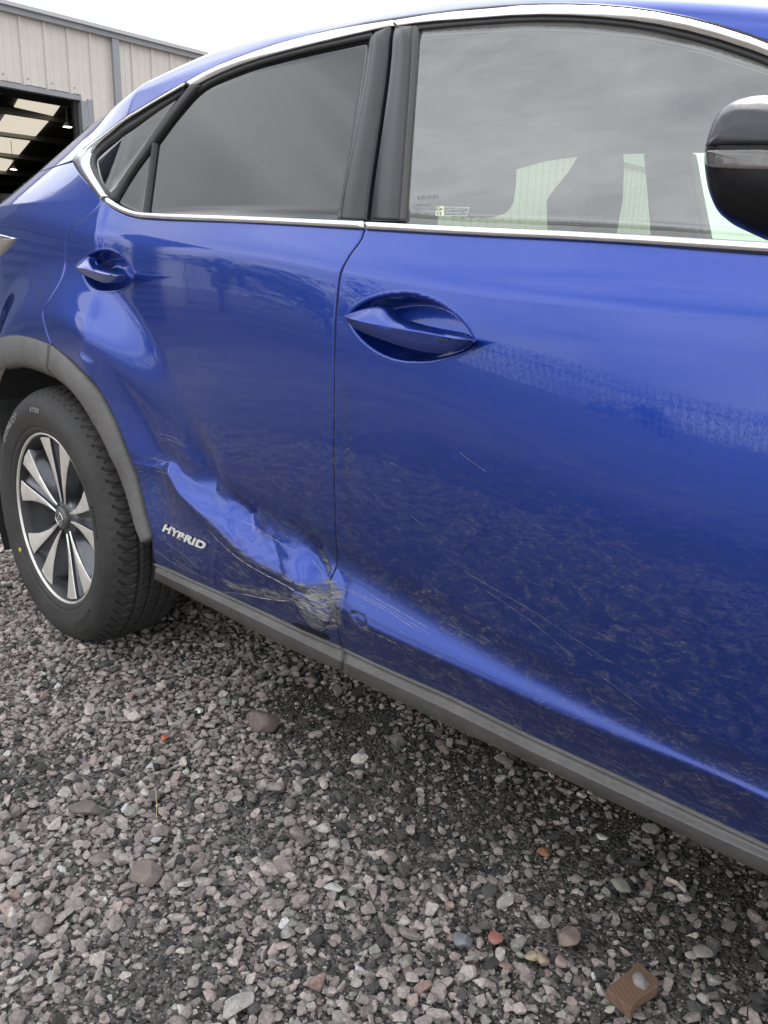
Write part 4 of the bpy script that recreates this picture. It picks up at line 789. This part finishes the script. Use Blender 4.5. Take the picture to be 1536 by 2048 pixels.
def bar(p, q, w_): p, q = np.array(p), np.array(q); d = (q-p)/np.linalg.norm(q-p); nrm = np.array([-d[1], d[0]])*w_/2; c = [p+nrm, p-nrm, q-nrm, q+nrm]; return [(x, y, z) for y in (.0095, .0125) for x, z in c], [(0, 1, 2, 3), (4, 7, 6, 5), (0, 4, 5, 1), (1, 5, 6, 2), (2, 6, 7, 3), (3, 7, 4, 0)]
wm('emblem_letter', *join([bar((.006, .015), (-.008, -.005), .0032), bar((-.009, -.0055), (.016, -.0055), .0034)]), M['chrome'], False)
for k_ in range(5):
    a = TH0+math.radians(36)+k_*2*math.pi/5; V_, F_ = lathe([(.0001, .030), (.0075, .031), (.0095, .036), (.0095, .05)], 6); V_ = V_+np.array([math.cos(a)*.047, 0, math.sin(a)*.047]); wm('wheel_nut', V_.reshape(-1, 3), F_, M['chrome'], False)
V_, F_ = lathe([(.055, .07), (.155, .075), (.158, .08), (.158, .1)], 80); wm('brake_disc', V_.reshape(-1, 3), F_, M['disc'])
V_, F_ = lathe([(.0001, .13), (.2, .13), (.2, .19)], 40); wm('brake_shield', V_.reshape(-1, 3), F_, M['black'])
V_, F_ = lathe([(.10, .055), (.165, .055), (.168, .06), (.168, .12), (.10, .12)], 20, math.radians(120), math.radians(200)); wm('brake_caliper', V_.reshape(-1, 3), F_, M['rimdark'])
# wheel house
def wellv(r, y): return (r, y)
V_, F_ = lathe([(.475, .012), (.478, .03), (.478, .32), (.0001, .33)], 60, math.radians(9), math.radians(205)); V_ = V_+WC
cm('wheel_arch_liner', V_.reshape(-1, 3), F_, M['black'])
box('mud_guard', (-.395, .12, .42), (.02, .2, .5), mat('liner_plastic', (.03, .03, .03), .7, bump=.5, bscale=25, var=.4, vscale=12), car, CAR)
# body mass, floor, far side, cabin
box('underbody', (1.45, .92, .315), (1.95, 1.66, .07), M['black'], car, CAR); box('underbody', (-.15, 1.05, .40), (1.5, 1.2, .2), M['black'], car, CAR)
box('inner_door', (1.3, .115, .70), (1.65, .02, .72), M['black'], car, CAR)
box('inner_quarter', (-.25, .40, .93), (1.2, .02, .36), M['black'], car, CAR)
def slab(name, l, y0, y1, m, parent=car, px=True, bw=.0, closed=True, ref=None):
    P = np.array([bp(u, v, ref if ref is not None else y0) for u, v in l]) if px else np.array(l); n = len(P)
    V_ = [(x, y0, z) for x, z in P]+[(x, y1, z) for x, z in P]; F_ = [tuple(range(n)), tuple(range(2*n-1, n-1, -1))]+[(i, n+i, n+(i+1) % n, (i+1) % n) for i in range(n)]
    o = cm(name, V_, F_, m, parent, False)
    if bw: bevel(o, bw, 3)
    return o
FY = 1.62
zt = lambda u, v: bp(u, v, FY)[1]
slab('far_side', [(-.9, .35), (3.0, .35), (3.0, 1.0), (2.6, 1.03), (-.9, 1.12)], 1.72, 1.80, M['paint'], px=False)
slab('far_frame', [bp(1030, 327, FY), bp(1160, 308, FY), bp(1252, 305, FY), bp(1380, 303, FY), bp(1536, 302, FY), (2.5, 1.25), (2.6, 1.52), (-.6, 1.55), (-.8, 1.2), bp(700, 400, FY)], FY, FY+.04, M['black'], px=False)
slab('far_frame', [(1285, 305), (1292, 380), (1300, 480), (1300, 620), (1420, 620), (1411, 480), (1392, 385), (1377, 303)], FY, FY+.06, M['inner'], bw=.01)
slab('far_frame', [(-.9, 1.0), bp(840, 620, FY), bp(870, 330, FY), (-.9, 1.5)], FY, FY+.05, M['black'], px=False)
slab('seat_belt', [(1366, 332), (1372, 332), (1402, 480), (1396, 480)], FY-.10, FY-.097, mat('belt_web', (.16, .17, .17), .8))
slab('far_window', [bp(870, 300, FY+.02), bp(1560, 290, FY+.02), bp(1560, 620, FY+.02), bp(860, 620, FY+.02)], FY+.03, FY+.031, glass_material('far_glass', (.90, .98, .88), (.4, .4, .4), 1.5, .02), px=False)
box('far_window_rear', (-.62, 1.64, 1.2), (.5, .01, .24), M['tint'], car, CAR)
# seats (the driver's nearest, the passenger's beyond)
slab('headrest', [(905, 335), (960, 322), (1020, 320), (1036, 326), (1034, 370), (1029, 405), (1018, 428), (985, 437), (925, 436), (900, 410), (896, 370)], .46, .70, M['inner'], bw=.02, ref=.69)
slab('front_seat', [(860, 512), (905, 500), (965, 500), (1000, 503), (1045, 508), (1085, 516), (1100, 560), (1080, 900), (830, 900), (840, 560)], .36, .80, M['inner'], bw=.03, ref=.79)
Lp = [bp(u, v, 1.18) for u, v in ((1230, 700), (1095, 700), (1092, 470), (1089, 400), (1103, 380), (1132, 345), (1160, 300))]; Rp = [bp(u, v, 1.36) for u, v in ((1250, 300), (1251, 340), (1249, 400), (1236, 470), (1230, 700))]
slab('front_seat', Lp[1:]+[(max(x, Lp[-1][0]+.01) if z > 1.2 else x, z) for x, z in Rp], 1.18, 1.36, M['inner'], px=False, bw=.012)
slab('rear_seat', [(-.1, .6), (.25, .6), (.20, 1.12), (.08, 1.14), (-.1, 1.1)], .35, 1.45, M['inner'], px=False, bw=.04)
slab('rear_headrest', [(.06, 1.14), (.18, 1.13), (.17, 1.30), (.08, 1.31)], .45, .72, M['inner'], px=False, bw=.03); slab('rear_headrest', [(.06, 1.14), (.18, 1.13), (.17, 1.30), (.08, 1.31)], 1.1, 1.37, M['inner'], px=False, bw=.03)
slab('dashboard', [(2.15, .7), (2.6, .7), (2.9, .95), (2.55, 1.0), (2.2, .95)], .15, 1.65, M['black'], px=False, bw=.03)
# roof top, bonnet end and front wing out of frame, tail closing
Xs = np.linspace(-.95, 2.2, 60); zr = Zr_(Xs)-.002
ys_ = np.linspace(.88, 1.62, 14); V_ = np.stack([np.stack([Xs, np.full(60, y), zr-.06*((y-.92)/.75)**2*(y > .92)], -1) for y in ys_], 1)
cm('roof', V_.reshape(-1, 3), gridf(60, 14), M['paint'])
V_ = V_-[0, 0, .045]; V_ = np.concatenate([V_[:, :1]-[0, .52, .03], V_], 1); cm('roof_lining', V_.reshape(-1, 3), gridf(60, 15), M['inner'])
slab('front_wing', [(2.135, .40), (2.25, .42), (2.3, .62), (2.45, .74), (2.66, .78), (2.9, .74), (3.05, .6), (3.1, .42), (3.5, .45), (3.45, .8), (3.0, .93), (2.135, 1.02)], -.0, .08, M['paint'], px=False, bw=.02)
slab('bonnet', [(2.2, 1.0), (2.5, .99), (3.1, .93), (3.5, .80), (3.5, .5), (2.2, .5)], .10, 1.70, M['paint'], px=False, bw=.03)
slab('windscreen', [(1.75, 1.44), (2.55, 1.0), (2.56, 1.01), (1.76, 1.45)], .30, 1.52, M['glass'], px=False)
slab('tailgate', [(-.98, .45), (-.5, .45), (-.5, 1.1), (-.95, 1.14)], .42, 1.5, M['paint'], px=False, bw=.02)
for wx, wy in ((2.66, 0.), (0., 1.65), (2.66, 1.65)):
    V_, F_ = lathe([(.2, 0), (.25, -.01), (.3, -.015), (.345, .0), (.36, .03), (.363, .1), (.36, .18), (.3, .2)] if wy == 0 else [(.2, .2), (.3, .2), (.36, .17), (.363, .1), (.36, .03), (.3, 0.)], 60)
    cm('tyre', (V_+np.array([wx, wy-(.0 if wy == 0 else .06), .36])).reshape(-1, 3), F_, M['tyre'])
    V_, F_ = lathe([(.0001, .03), (.1, .03), (.21, .01)], 40); cm('wheel_disc', (V_+np.array([wx, wy+.06 if wy == 0 else wy, .36])).reshape(-1, 3), F_, M['alloydark'])

# ================================================================== INDUSTRIAL SHED (left, beyond the car)
wd = ray(2257, 543); wd = wd[:2]/np.linalg.norm(wd[:2]); WA = math.atan2(wd[1], wd[0])
d_ = ray(100, 190); t_ = (4.6-CP[2])/d_[2]; B0 = np.array([CP[0]+d_[0]*t_, CP[1]+d_[1]*t_]); nd = np.array([-wd[1], wd[0]])
if np.dot(nd, B0-CP[:2]) < 0: nd = -nd; 
print('shed dist', np.linalg.norm(B0-CP[:2]), 'n', nd, 'wd', wd)
SGN = 1 if np.cross(wd, nd) > 0 else -1
shed = empty('industrial_shed', (B0[0], B0[1], 0), WA); tag(shed, 'cream profiled-steel industrial unit with grey fascia and open roller doorway', 'building')
def wpx(u, v, n_=0.):
    d = ray(u, v); o = B0+nd*n_; t = np.dot(o-CP[:2], nd)/np.dot(d[:2], nd); P = CP+d*t; return float(np.dot(P[:2]-B0, wd)), float(P[2])
def sb(name, s0, s1, n0, n1, z0, z1, m, parent=shed):
    V_, F_ = boxv(((s0+s1)/2, SGN*(n0+n1)/2, (z0+z1)/2), (abs(s1-s0), abs(n1-n0), abs(z1-z0))); return mk(name, V_, F_, m, parent, False)
M['clad'] = mat('cream_cladding', (.56, .52, .47), .55, var=.07, vscale=1.2); M['fascia'] = mat('grey_flashing', (.24, .25, .255), .45, var=.12, vscale=2.); M['pipe'] = mat('grey_downpipe', (.24, .25, .26), .4)
M['roofin'] = mat('roof_underside', (.085, .088, .075), .8, var=.15, vscale=1.); M['steel'] = mat('painted_purlin', (.34, .34, .32), .6); M['dark'] = mat('dark_inside', (.03, .03, .028), .9)
sJ, zL = wpx(160, 201); zf0 = wpx(200, 73)[1]; zf1 = wpx(200, 55)[1]; sE = wpx(1352, 560)[0]; print('shed', sJ, zL, zf0, zf1, sE)
sP0, sP1 = wpx(222, 150)[0], wpx(235, 150)[0]
SL = -9.
rib_s = sorted([wpx(u, v)[0] for u, v in ((43, 110), (91, 120), (135, 125), (182, 135), (263, 140), (303, 145), (340, 150))]); pitch = (rib_s[3]-rib_s[0])/3; print('ribs', rib_s, pitch)
k0 = -int((rib_s[0]-SL)/pitch); s_ = rib_s[0]+k0*pitch; cuts = []
while s_ < sE: cuts.append(s_); s_ += pitch
for i, a in enumerate(cuts[:-1]):
    b = cuts[i+1]; z0 = zL+.12 if a < sJ-.1 else 0.
    if a < sJ-.1 < b: sb('cladding_panel', a+.02, sJ+.02, 0, .06, zL+.12, zf0+.05, M['clad']); sb('cladding_panel', sJ+.024, b-.02, 0, .06, 0, zf0+.05, M['clad'])
    else: sb('cladding_panel', a+.02, b-.02, 0, .06, z0, zf0+.05, M['clad'])
    zr0 = zL+.10 if a < sJ else 0
    V_ = [(x, SGN*y, z) for z in (zr0, zf0+.02) for x, y in ((a-.045, .012), (a-.022, -.045), (a+.022, -.045), (a+.045, .012))]
    mk('cladding_rib', V_, [(0, 1, 5, 4), (1, 2, 6, 5), (2, 3, 7, 6), (0, 3, 2, 1), (4, 5, 6, 7)], M['clad'], shed, False)
    b_, f_ = boxv((a+.1, -SGN*.006, z0+.12), (.03, .014, .03)); mk('cladding_screw', b_, f_, M['fascia'], shed, False)
    for f_ in (.33, .66):
        sx = a+(b-a)*f_; V_ = [(x, SGN*y, z) for z in (z0+.01, zf0+.02) for x, y in ((sx-.02, -.001), (sx-.008, -.009), (sx+.008, -.009), (sx+.02, -.001))]
        mk('cladding_swage', V_, [(0, 1, 5, 4), (1, 2, 6, 5), (2, 3, 7, 6)], M['clad'], shed, False)
sb('fascia', SL, sE, -.16, .02, zf0, zf0+(zf1-zf0)*.55, M['fascia']); sb('gutter', SL, sE, -.24, .02, zf0+(zf1-zf0)*.57, zf1, mat('gutter_grey', (.42, .43, .43), .4))
sb('downpipe', sP0, sP1, -.13, -.05, 0, zf0-.002, M['pipe'])
sb('door_lintel', SL, sJ+.02, -.03, .12, zL, zL+.10, M['fascia']); sb('door_jamb', sJ, sJ+.16, -.04, .35, 0, zL-.005, M['fascia']); sb('door_jamb', sJ+.17, wpx(184, 215)[0]+.06, -.03, .05, 0, zL+.05, M['pipe'])
sb('door_guide', sJ-.10, sJ-.01, .10, .2, 0, zL, M['dark'])
DEP = 46.; RISE = 1.5
def roofz(n_): return zf0+.1+RISE*min(n_, DEP-n_)/(DEP/2)
m_ = M['roofin']
def rp_(name, s0, s1, n0, n1, dz, m, th=.04):
    V_ = [(s, SGN*n_, roofz(n_)+dz+k) for k in (0, th) for s, n_ in ((s0, n0), (s1, n0), (s1, n1), (s0, n1))]
    return mk(name, V_, [(0, 1, 2, 3), (4, 7, 6, 5), (0, 4, 5, 1), (1, 5, 6, 2), (2, 6, 7, 3), (3, 7, 4, 0)], m, shed, False)
# strip of translucent sheets in the roof
sR0, sR1 = [], []
def solve_roof(u, v):
    lo_, hi_ = .2, 40.
    for _ in range(50):
        mid_ = (lo_+hi_)/2; s, z = wpx(u, v, mid_)
        if z < roofz(mid_): lo_ = mid_
        else: hi_ = mid_
    return wpx(u, v, mid_)[0], mid_
A1, A2 = solve_roof(38, 196), solve_roof(122, 208); C1, C2 = solve_roof(28, 214), solve_roof(106, 230); C3, C4 = solve_roof(-1, 262), solve_roof(70, 272); PN = [solve_roof(u, v)[1] for u, v in ((70, 226), (35, 267), (18, 307), (2, 341))]; print(PN, C3, C4)
print('rooflight', A1, A2, C1, C2)
ra, rb_ = C1[0], C2[0]
edges = [0, DEP/2]
rp_('roof_sheet', SL-6, sE, .0, DEP/2, .05, m_); rp_('roof_sheet', SL-6, sE, DEP/2, DEP, .05, m_)
purl = [PN[0]*.35, PN[0]*.68]+PN+[PN[-1]+4]
M['rooflight'] = mat('translucent_sheet', (.8, .76, .66), .6, emit=(.95, .86, .70, .36))
for Q in (((38, 195), (122, 208), (106, 231), (28, 213)), ((12, 226), (97, 242), (70, 273), (-12, 262)), ((-30, 270), (60, 282), (36, 311), (-52, 300)), ((-62, 305), (27, 321), (8, 347), (-80, 336))):
    q = [solve_roof(u, v) for u, v in Q]; V_ = [(a, SGN*b, roofz(b)-.02+dz) for dz in (0, .03) for a, b in q]
    mk('rooflight', V_, [(0, 1, 2, 3), (4, 7, 6, 5), (0, 4, 5, 1), (1, 5, 6, 2), (2, 6, 7, 3), (3, 7, 4, 0)], M['rooflight'], shed, False)
for n_ in purl: rp_('purlin', SL, sE, n_-.12, n_+.12, -.22, M['steel'], .26)
sb('back_wall', SL, sE, DEP, DEP+.1, 0, zf0+.3, M['dark']); sb('end_wall', SL-.1, SL, 0, DEP, 0, zf0+2.6, M['dark']); sb('end_wall', sE, sE+.1, .07, DEP, 0, zf0+2.7, M['clad'])
V_, F_ = boxv((SL/2+sE/2, SGN*DEP/2, .0), (sE-SL, DEP, .03)); mk('concrete_floor', V_, F_, mat('concrete', (.12, .12, .11), .8, var=.2), shed, False)
def wpt(s, n_, z): p = B0+wd*s+nd*n_; return Vector((p[0], p[1], z))
def lamp_at(u, v, n_, lab):
    s, z = wpx(u, v, n_); e_ = empty('ceiling_lamp', wpt(s, n_, z)); tag(e_, lab, 'lamp')
    r_ = .16; V_ = []; F_ = []
    V_, F_ = lathe([(.0001, .0), (r_, .0), (r_*.98, .05), (.06, .16), (.0001, .17)], 24); V_ = V_[..., [0, 2, 1]]
    fm = [0 if j == 0 else 1 for i in range(24) for j in range(4)]
    mk('lamp_shade', V_.reshape(-1, 3), F_, [mat('lamp_glow', (1, 1, .9), .5, emit=(1, .97, .85, 9)), M['steel']], e_, True, fm=fm)
    b_, f_ = boxv((0, 0, .17+.6), (.02, .02, 1.2)); mk('hanging_rod', b_, f_, M['steel'], e_, False)
lamp_at(135, 254, 14., 'bright round ceiling lamp nearest the door jamb of the shed'); lamp_at(27, 339, 26., 'smaller distant ceiling lamp deep in the shed above the tyres')
# tyres stacked inside the doorway
s0_, _ = wpx(10, 420, 1.5); base = None; g_ = 'tyres stacked inside the shed doorway'
pos_l = ['topmost', 'second from the top', 'third from the top', 'fourth from the top', 'fifth from the top', 'sixth from the top', 'lowest']
for st, (u, n_, zt_) in enumerate(((14, 2.0, 388), (-22, 2.2, 392))):
    s, ztop_ = wpx(u, zt_, n_); cnt = int(ztop_/.235)
    for k_ in range(cnt):
        if st == 1 and k_ < cnt-4: continue
        if base is None:
            V_, F_ = lathe([(.21, .0), (.23, -.02), (.30, -.02), (.34, .0), (.36, .03), (.352, .05), (.362, .06), (.352, .08), (.362, .09), (.362, .13), (.352, .14), (.362, .155), (.36, .18), (.34, .21), (.30, .225), (.22, .2)], 48); V_ = V_[..., [0, 2, 1]]
            base = mk('stacked_tyre', V_.reshape(-1, 3), F_, M['tyre']); o = base
        else: o = base.copy(); COL.objects.link(o)
        o.location = wpt(s+rng.normal(0, .02), n_+rng.normal(0, .02), ztop_-.235*(k_+1)+.0); o.rotation_euler = (0, 0, k_*.7)
        tag(o, 'black tyre, %s in the %s stack inside the shed doorway' % ((pos_l[k_] if k_ < 6 else ['seventh', 'eighth', 'ninth', 'tenth', 'eleventh', 'twelfth', 'thirteenth'][min(k_-6, 6)]+' from the top'), 'right' if st == 0 else 'left'), 'tyre', g_)

# ================================================================== THE YARD BEHIND THE CAMERA (seen mirrored in the paint and glass)
def yard_pt(az, dist): a = math.radians(az); return np.array([.6-math.sin(a)*dist, -math.cos(a)*dist])
p, q = yard_pt(60.5, 13.), yard_pt(84, 9.); dd_ = (q-p)/np.linalg.norm(q-p); nb = np.array([dd_[1], -dd_[0]])
L_ = np.linalg.norm(q-p); H_ = 5.2; zz = np.arange(0, H_, .03); wav = .028*np.abs(np.sin(zz*math.pi/.19))
V_ = []; 
for s in (0., L_): 
    for z, a in zip(zz, wav): V_.append((s, a, z))
b2 = empty('storage_unit', (p[0], p[1], 0), math.atan2(dd_[1], dd_[0])); tag(b2, 'dark horizontally ribbed storage building mirrored in the rear door', 'building')
M['store'] = mat('dark_blue_grey_cladding', (.085, .10, .15), .5)
mk('ribbed_wall', V_, gridf(2, len(zz), flip=True), M['store'], b2)
box('wall_core', (L_/2, 2.6 if np.dot(nb, p) < 0 else 2.6, H_/2), (L_, 5., H_-.02), M['store'], b2); box('roof_edge', (L_/2, 0, H_+.06), (L_+.2, .5, .16), M['fascia'], b2)
# palisade fence
fence = empty('palisade_fence', (*yard_pt(59, 15.), 0)); tag(fence, 'galvanised palisade fence at the edge of the yard', 'fence')
f0, f1 = yard_pt(59, 15.), yard_pt(8, 15.); fd = (f1-f0); FL = np.linalg.norm(fd); fd /= FL; fence.rotation_euler = (0, 0, math.atan2(fd[1], fd[0]))
M['galv'] = mat('galvanised_steel', (.42, .43, .44), .5, .4)
V_ = [(-.035, 0, 0), (0, .02, 0), (.035, 0, 0), (-.035, 0, 2.15), (0, .02, 2.15), (.035, 0, 2.15), (0, .01, 2.35)]; pl = mk('pale', V_, [(0, 1, 4, 3), (1, 2, 5, 4), (3, 4, 6), (4, 5, 6)], M['galv'], fence, False)
i = 1
while i*.15 < FL and i < 150: o = pl.copy(); COL.objects.link(o); o.location = (i*.15, 0, 0); i += 1
for z in (.5, 1.8): box('rail', (i*.075, .03, z), (i*.15, .03, .05), M['galv'], fence)
# hedge-line trees
def leaf_tree(name, x, y, h, r, label, seed):
    rg = np.random.default_rng(seed); t_ = empty(name, (x, y, 0)); tag(t_, label, 'tree', 'trees beyond the fence')
    V_, F_ = [], []
    for b_ in range(9):
        a = rg.uniform(0, 6.28); p0 = np.array([0, 0, h*.15*(b_ > 0)+0.]); p1 = np.array([math.cos(a)*r*.6*(b_ > 0), math.sin(a)*r*.6*(b_ > 0), h*rg.uniform(.6, .95)]); k_ = 5; o_ = len(V_); w0 = .12 if b_ == 0 else .05
        for e_, (pp, ww) in enumerate(((p0, w0), (p1, .015))):
            for j in range(k_): V_.append(pp+np.array([math.cos(j*1.256)*ww, math.sin(j*1.256)*ww, 0]))
        F_ += [(o_+j, o_+(j+1) % k_, o_+k_+(j+1) % k_, o_+k_+j) for j in range(k_)]
    mk('trunk', V_, F_, M['bark'], t_)
    n = 1500; c = rg.normal(0, 1, (14, 3))*[r*.5, r*.5, h*.2]+[0, 0, h*.62]; ctr = c[rg.integers(0, 14, n)]+rg.normal(0, r*.2, (n, 3)); sz = rg.uniform(.05, .14, n)
    a = rg.normal(0, 1, (n, 3)); a /= np.linalg.norm(a, axis=1, keepdims=True); b = np.cross(a, rg.normal(0, 1, (n, 3))); b /= np.linalg.norm(b, axis=1, keepdims=True)
    V_ = np.stack([ctr+a*sz[:, None], ctr+b*sz[:, None]*.6, ctr-a*sz[:, None], ctr-b*sz[:, None]*.6], 1).reshape(-1, 3); mk('crown', V_, [(4*i_, 4*i_+1, 4*i_+2, 4*i_+3) for i_ in range(n)], M['leaf'], t_, False)
M['bark'] = mat('bark', (.07, .055, .045), .9); M['leaf'] = mat('dull_leaves', (.045, .055, .03), .7, var=.4)
for i_, (az, di, h_, r_) in enumerate(((56, 21, 4.2, 1.6), (51, 23, 3.4, 1.5), (45, 20, 3.6, 1.6), (24, 34, 1.9, 1.8))):
    x, y = yard_pt(az, di); leaf_tree('hedge_tree', x, y, h_, r_, ['bushy tree nearest the ribbed storage building', 'low round tree behind the left part of the fence', 'tallest tree behind the middle of the fence', 'low spreading tree far beyond the end of the fence'][i_], 50+i_)

# ================================================================== LOOSE THINGS ON THE GRAVEL
import bmesh
def rock_obj(name, u, v, w_px, h_ratio, col, label, cat='stone', seed=1, flat_=.6, lift_=0., ang=0., rough_=.8, var=.25):
    x, y = bpg(u, v, .012); dist = np.linalg.norm(np.array([x, y, 0])-CP); r = w_px*dist/FPX/2
    bm = bmesh.new(); bmesh.ops.create_icosphere(bm, subdivisions=4, radius=1.); rr = random.Random(seed); cutsn = [(Vector((rr.gauss(0, 1), rr.gauss(0, 1), rr.gauss(0, 1))).normalized(), rr.uniform(.55, .85)) for _ in range(9)]
    for vt in bm.verts:
        c = vt.co.copy(); d = 1+.22*mnoise.noise(c*1.1+Vector((seed*3.3, 0, 0)))
        c = c*d
        for nv, lim in cutsn:
            ex = c.dot(nv)-lim
            if ex > 0: c = c-nv*ex*.9
        c = c*(1+.035*mnoise.noise(c*5+Vector((0, seed, 0)))+.012*mnoise.noise(c*14)); vt.co = Vector((c.x*r*1.12, c.y*r*1.12*h_ratio, c.z*r*flat_))
    me = D.meshes.new(name); bm.to_mesh(me); bm.free(); me.polygons.foreach_set('use_smooth', [True]*len(me.polygons)); me.materials.append(mat(name+'_surface', col, rough_, bump=.6, bscale=160, var=var, vscale=45))
    o = D.objects.new(name, me); COL.objects.link(o); o.location = (x, y, .010+r*flat_*.45+lift_); o.rotation_euler = (rr.uniform(-.15, .15), rr.uniform(-.15, .15), ang); tag(o, label, cat); return o
rock_obj('large_stone', 525, 1450, 58, .9, (.16, .125, .105), 'large rounded brown stone standing out of the gravel below the sill', seed=3, flat_=.75)
rock_obj('flat_stone', 293, 1750, 62, .75, (.19, .155, .13), 'big flat brown-grey stone in the left part of the gravel', seed=5, flat_=.45, ang=.5)
rock_obj('flat_stone', 175, 1622, 66, .5, (.15, .13, .115), 'long low grey stone on the gravel left of the straw', seed=6, flat_=.4, ang=.8)
rock_obj('slate_stone', 925, 1882, 38, .75, (.17, .18, .19), 'blue-grey flat-topped stone next to the crumbling red stone', seed=7, flat_=.5)
rock_obj('red_stone', 993, 1876, 26, 1.2, (.30, .13, .10), 'crumbling salmon-red stone right of the blue-grey stone', seed=8, flat_=.6)
rock_obj('sandy_stone', 1064, 1912, 28, .8, (.33, .27, .18), 'left of two sandy yellow stones in the gravel', seed=9, flat_=.5, ang=.6)
rock_obj('sandy_stone', 1088, 1920, 28, .7, (.29, .235, .165), 'right of two sandy yellow stones in the gravel', seed=10, flat_=.5, ang=-.4)
rock_obj('brick_chip', 328, 1476, 18, .8, (.42, .13, .06), 'bright orange-red brick chip on the gravel', seed=11, flat_=.6, cat='brick chip')
rock_obj('wood_chip', 1087, 1704, 27, .9, (.26, .13, .065), 'rusty orange-brown chip in the dark gravel near the sill', seed=12, flat_=.4, cat='wood chip')
rock_obj('green_grey_stone', 1241, 1770, 42, .6, (.21, .22, .17), 'flat greenish-grey stone in the dark gritty patch', seed=13, flat_=.35, ang=-.4)
rock_obj('square_stone', 1137, 1875, 38, 1.15, (.20, .15, .125), 'square-sided brown stone above the wood offcut', seed=14, flat_=.55)
rock_obj('pale_stone', 1404, 1906, 30, 1.3, (.30, .265, .235), 'pale oblong stone right of the wood offcut', seed=15, flat_=.55)
rock_obj('white_shard', 1204, 1673, 22, .7, (.52, .53, .46), 'white shard in the dark grit below the sill', seed=16, flat_=.3, cat='shard')
rock_obj('white_stone', 398, 1421, 22, .6, (.62, .64, .58), 'white flat stone left of the large rounded stone', seed=17, flat_=.4)
rock_obj('pink_stone', 1122, 1924, 22, .9, (.30, .22, .20), 'pink stone between the sandy stones and the wood offcut', seed=18, flat_=.6)
# wood offcut with end grain, lying tilted, and the stone on it
wl = [(1212, 1977), (1277, 1924), (1317, 1957), (1317, 1972), (1280, 1995), (1262, 2019)]; wp = np.array([bpg(u, v, .030) for u, v in wl]); wc_ = wp.mean(0)
wm_ = D.materials.new('old_wood'); wm_.use_nodes = True; t = wm_.node_tree; b = t.nodes['Principled BSDF']; co = nn(t, 'ShaderNodeTexCoord').outputs['Object']
wv = nn(t, 'ShaderNodeTexWave', wave_type='RINGS'); wv.inputs['Scale'].default_value = 55; wv.inputs['Distortion'].default_value = 2.5; wv.inputs['Detail'].default_value = 3
t.links.new(tmap(t, co, (1, .8, 1), (0, 0, .4)), wv.inputs['Vector']); r = nn(t, 'ShaderNodeValToRGB'); r.color_ramp.elements[0].color = (.135, .080, .050, 1); r.color_ramp.elements[1].color = (.17, .105, .066, 1)
t.links.new(wv.outputs['Fac'], r.inputs[0]); t.links.new(r.outputs[0], b.inputs['Base Color']); b.inputs['Roughness'].default_value = .75; bu = nn(t, 'ShaderNodeBump'); bu.inputs['Strength'].default_value = .12; bu.inputs['Distance'].default_value = .001; t.links.new(wv.outputs['Fac'], bu.inputs['Height']); t.links.new(bu.outputs[0], b.inputs['Normal'])
n = len(wp); V_ = [(x-wc_[0], y-wc_[1], 0) for x, y in wp]+[(x-wc_[0], y-wc_[1], -.018) for x, y in wp]
wo = mk('wood_offcut', V_, [tuple(range(n)), tuple(range(2*n-1, n-1, -1))]+[(i, n+i, n+(i+1) % n, (i+1) % n) for i in range(n)], wm_, None, False); wo.location = (*wc_, .030); bevel(wo, .0015, 2)
tag(wo, 'four-sided brown wood offcut showing its growth rings, lying on the gravel', 'wood')
rock_obj('resting_stone', 1279, 1984, 34, .7, (.22, .20, .19), 'grey oval stone resting on the wood offcut', seed=20, flat_=.55, lift_=.018, ang=-.7)
def stem(name, pts, r_, m, label, cat):
    P = resample([(*bpg(u, v, .02), z) for u, v, z in pts], 14); V_ = []; K = 5
    for i in range(14):
        for j in range(K): a = j*6.283/K; V_.append(P[i]+np.array([math.cos(a)*r_, math.sin(a)*r_*.5, math.sin(a)*r_]))
    o = mk(name, V_, [(i*K+j, i*K+(j+1) % K, (i+1)*K+(j+1) % K, (i+1)*K+j) for i in range(13) for j in range(K)], m); tag(o, label, cat)
stem('straw_stem', [(312, 1594, .035), (314, 1618, .026), (313, 1642, .022)], .0012, mat('straw', (.45, .38, .20), .7), 'thin dry straw stem lying upright in the picture on the gravel', 'straw')
stem('pale_stub', [(1335, 1764, .026), (1350, 1773, .028), (1368, 1784, .024)], .004, mat('stub_surface', (.42, .34, .28), .8, var=.4, vscale=80), 'short pale crooked cigarette-like twig lying in the dark grit', 'twig')  # cigarette-like stub, shaped as a short bent stick
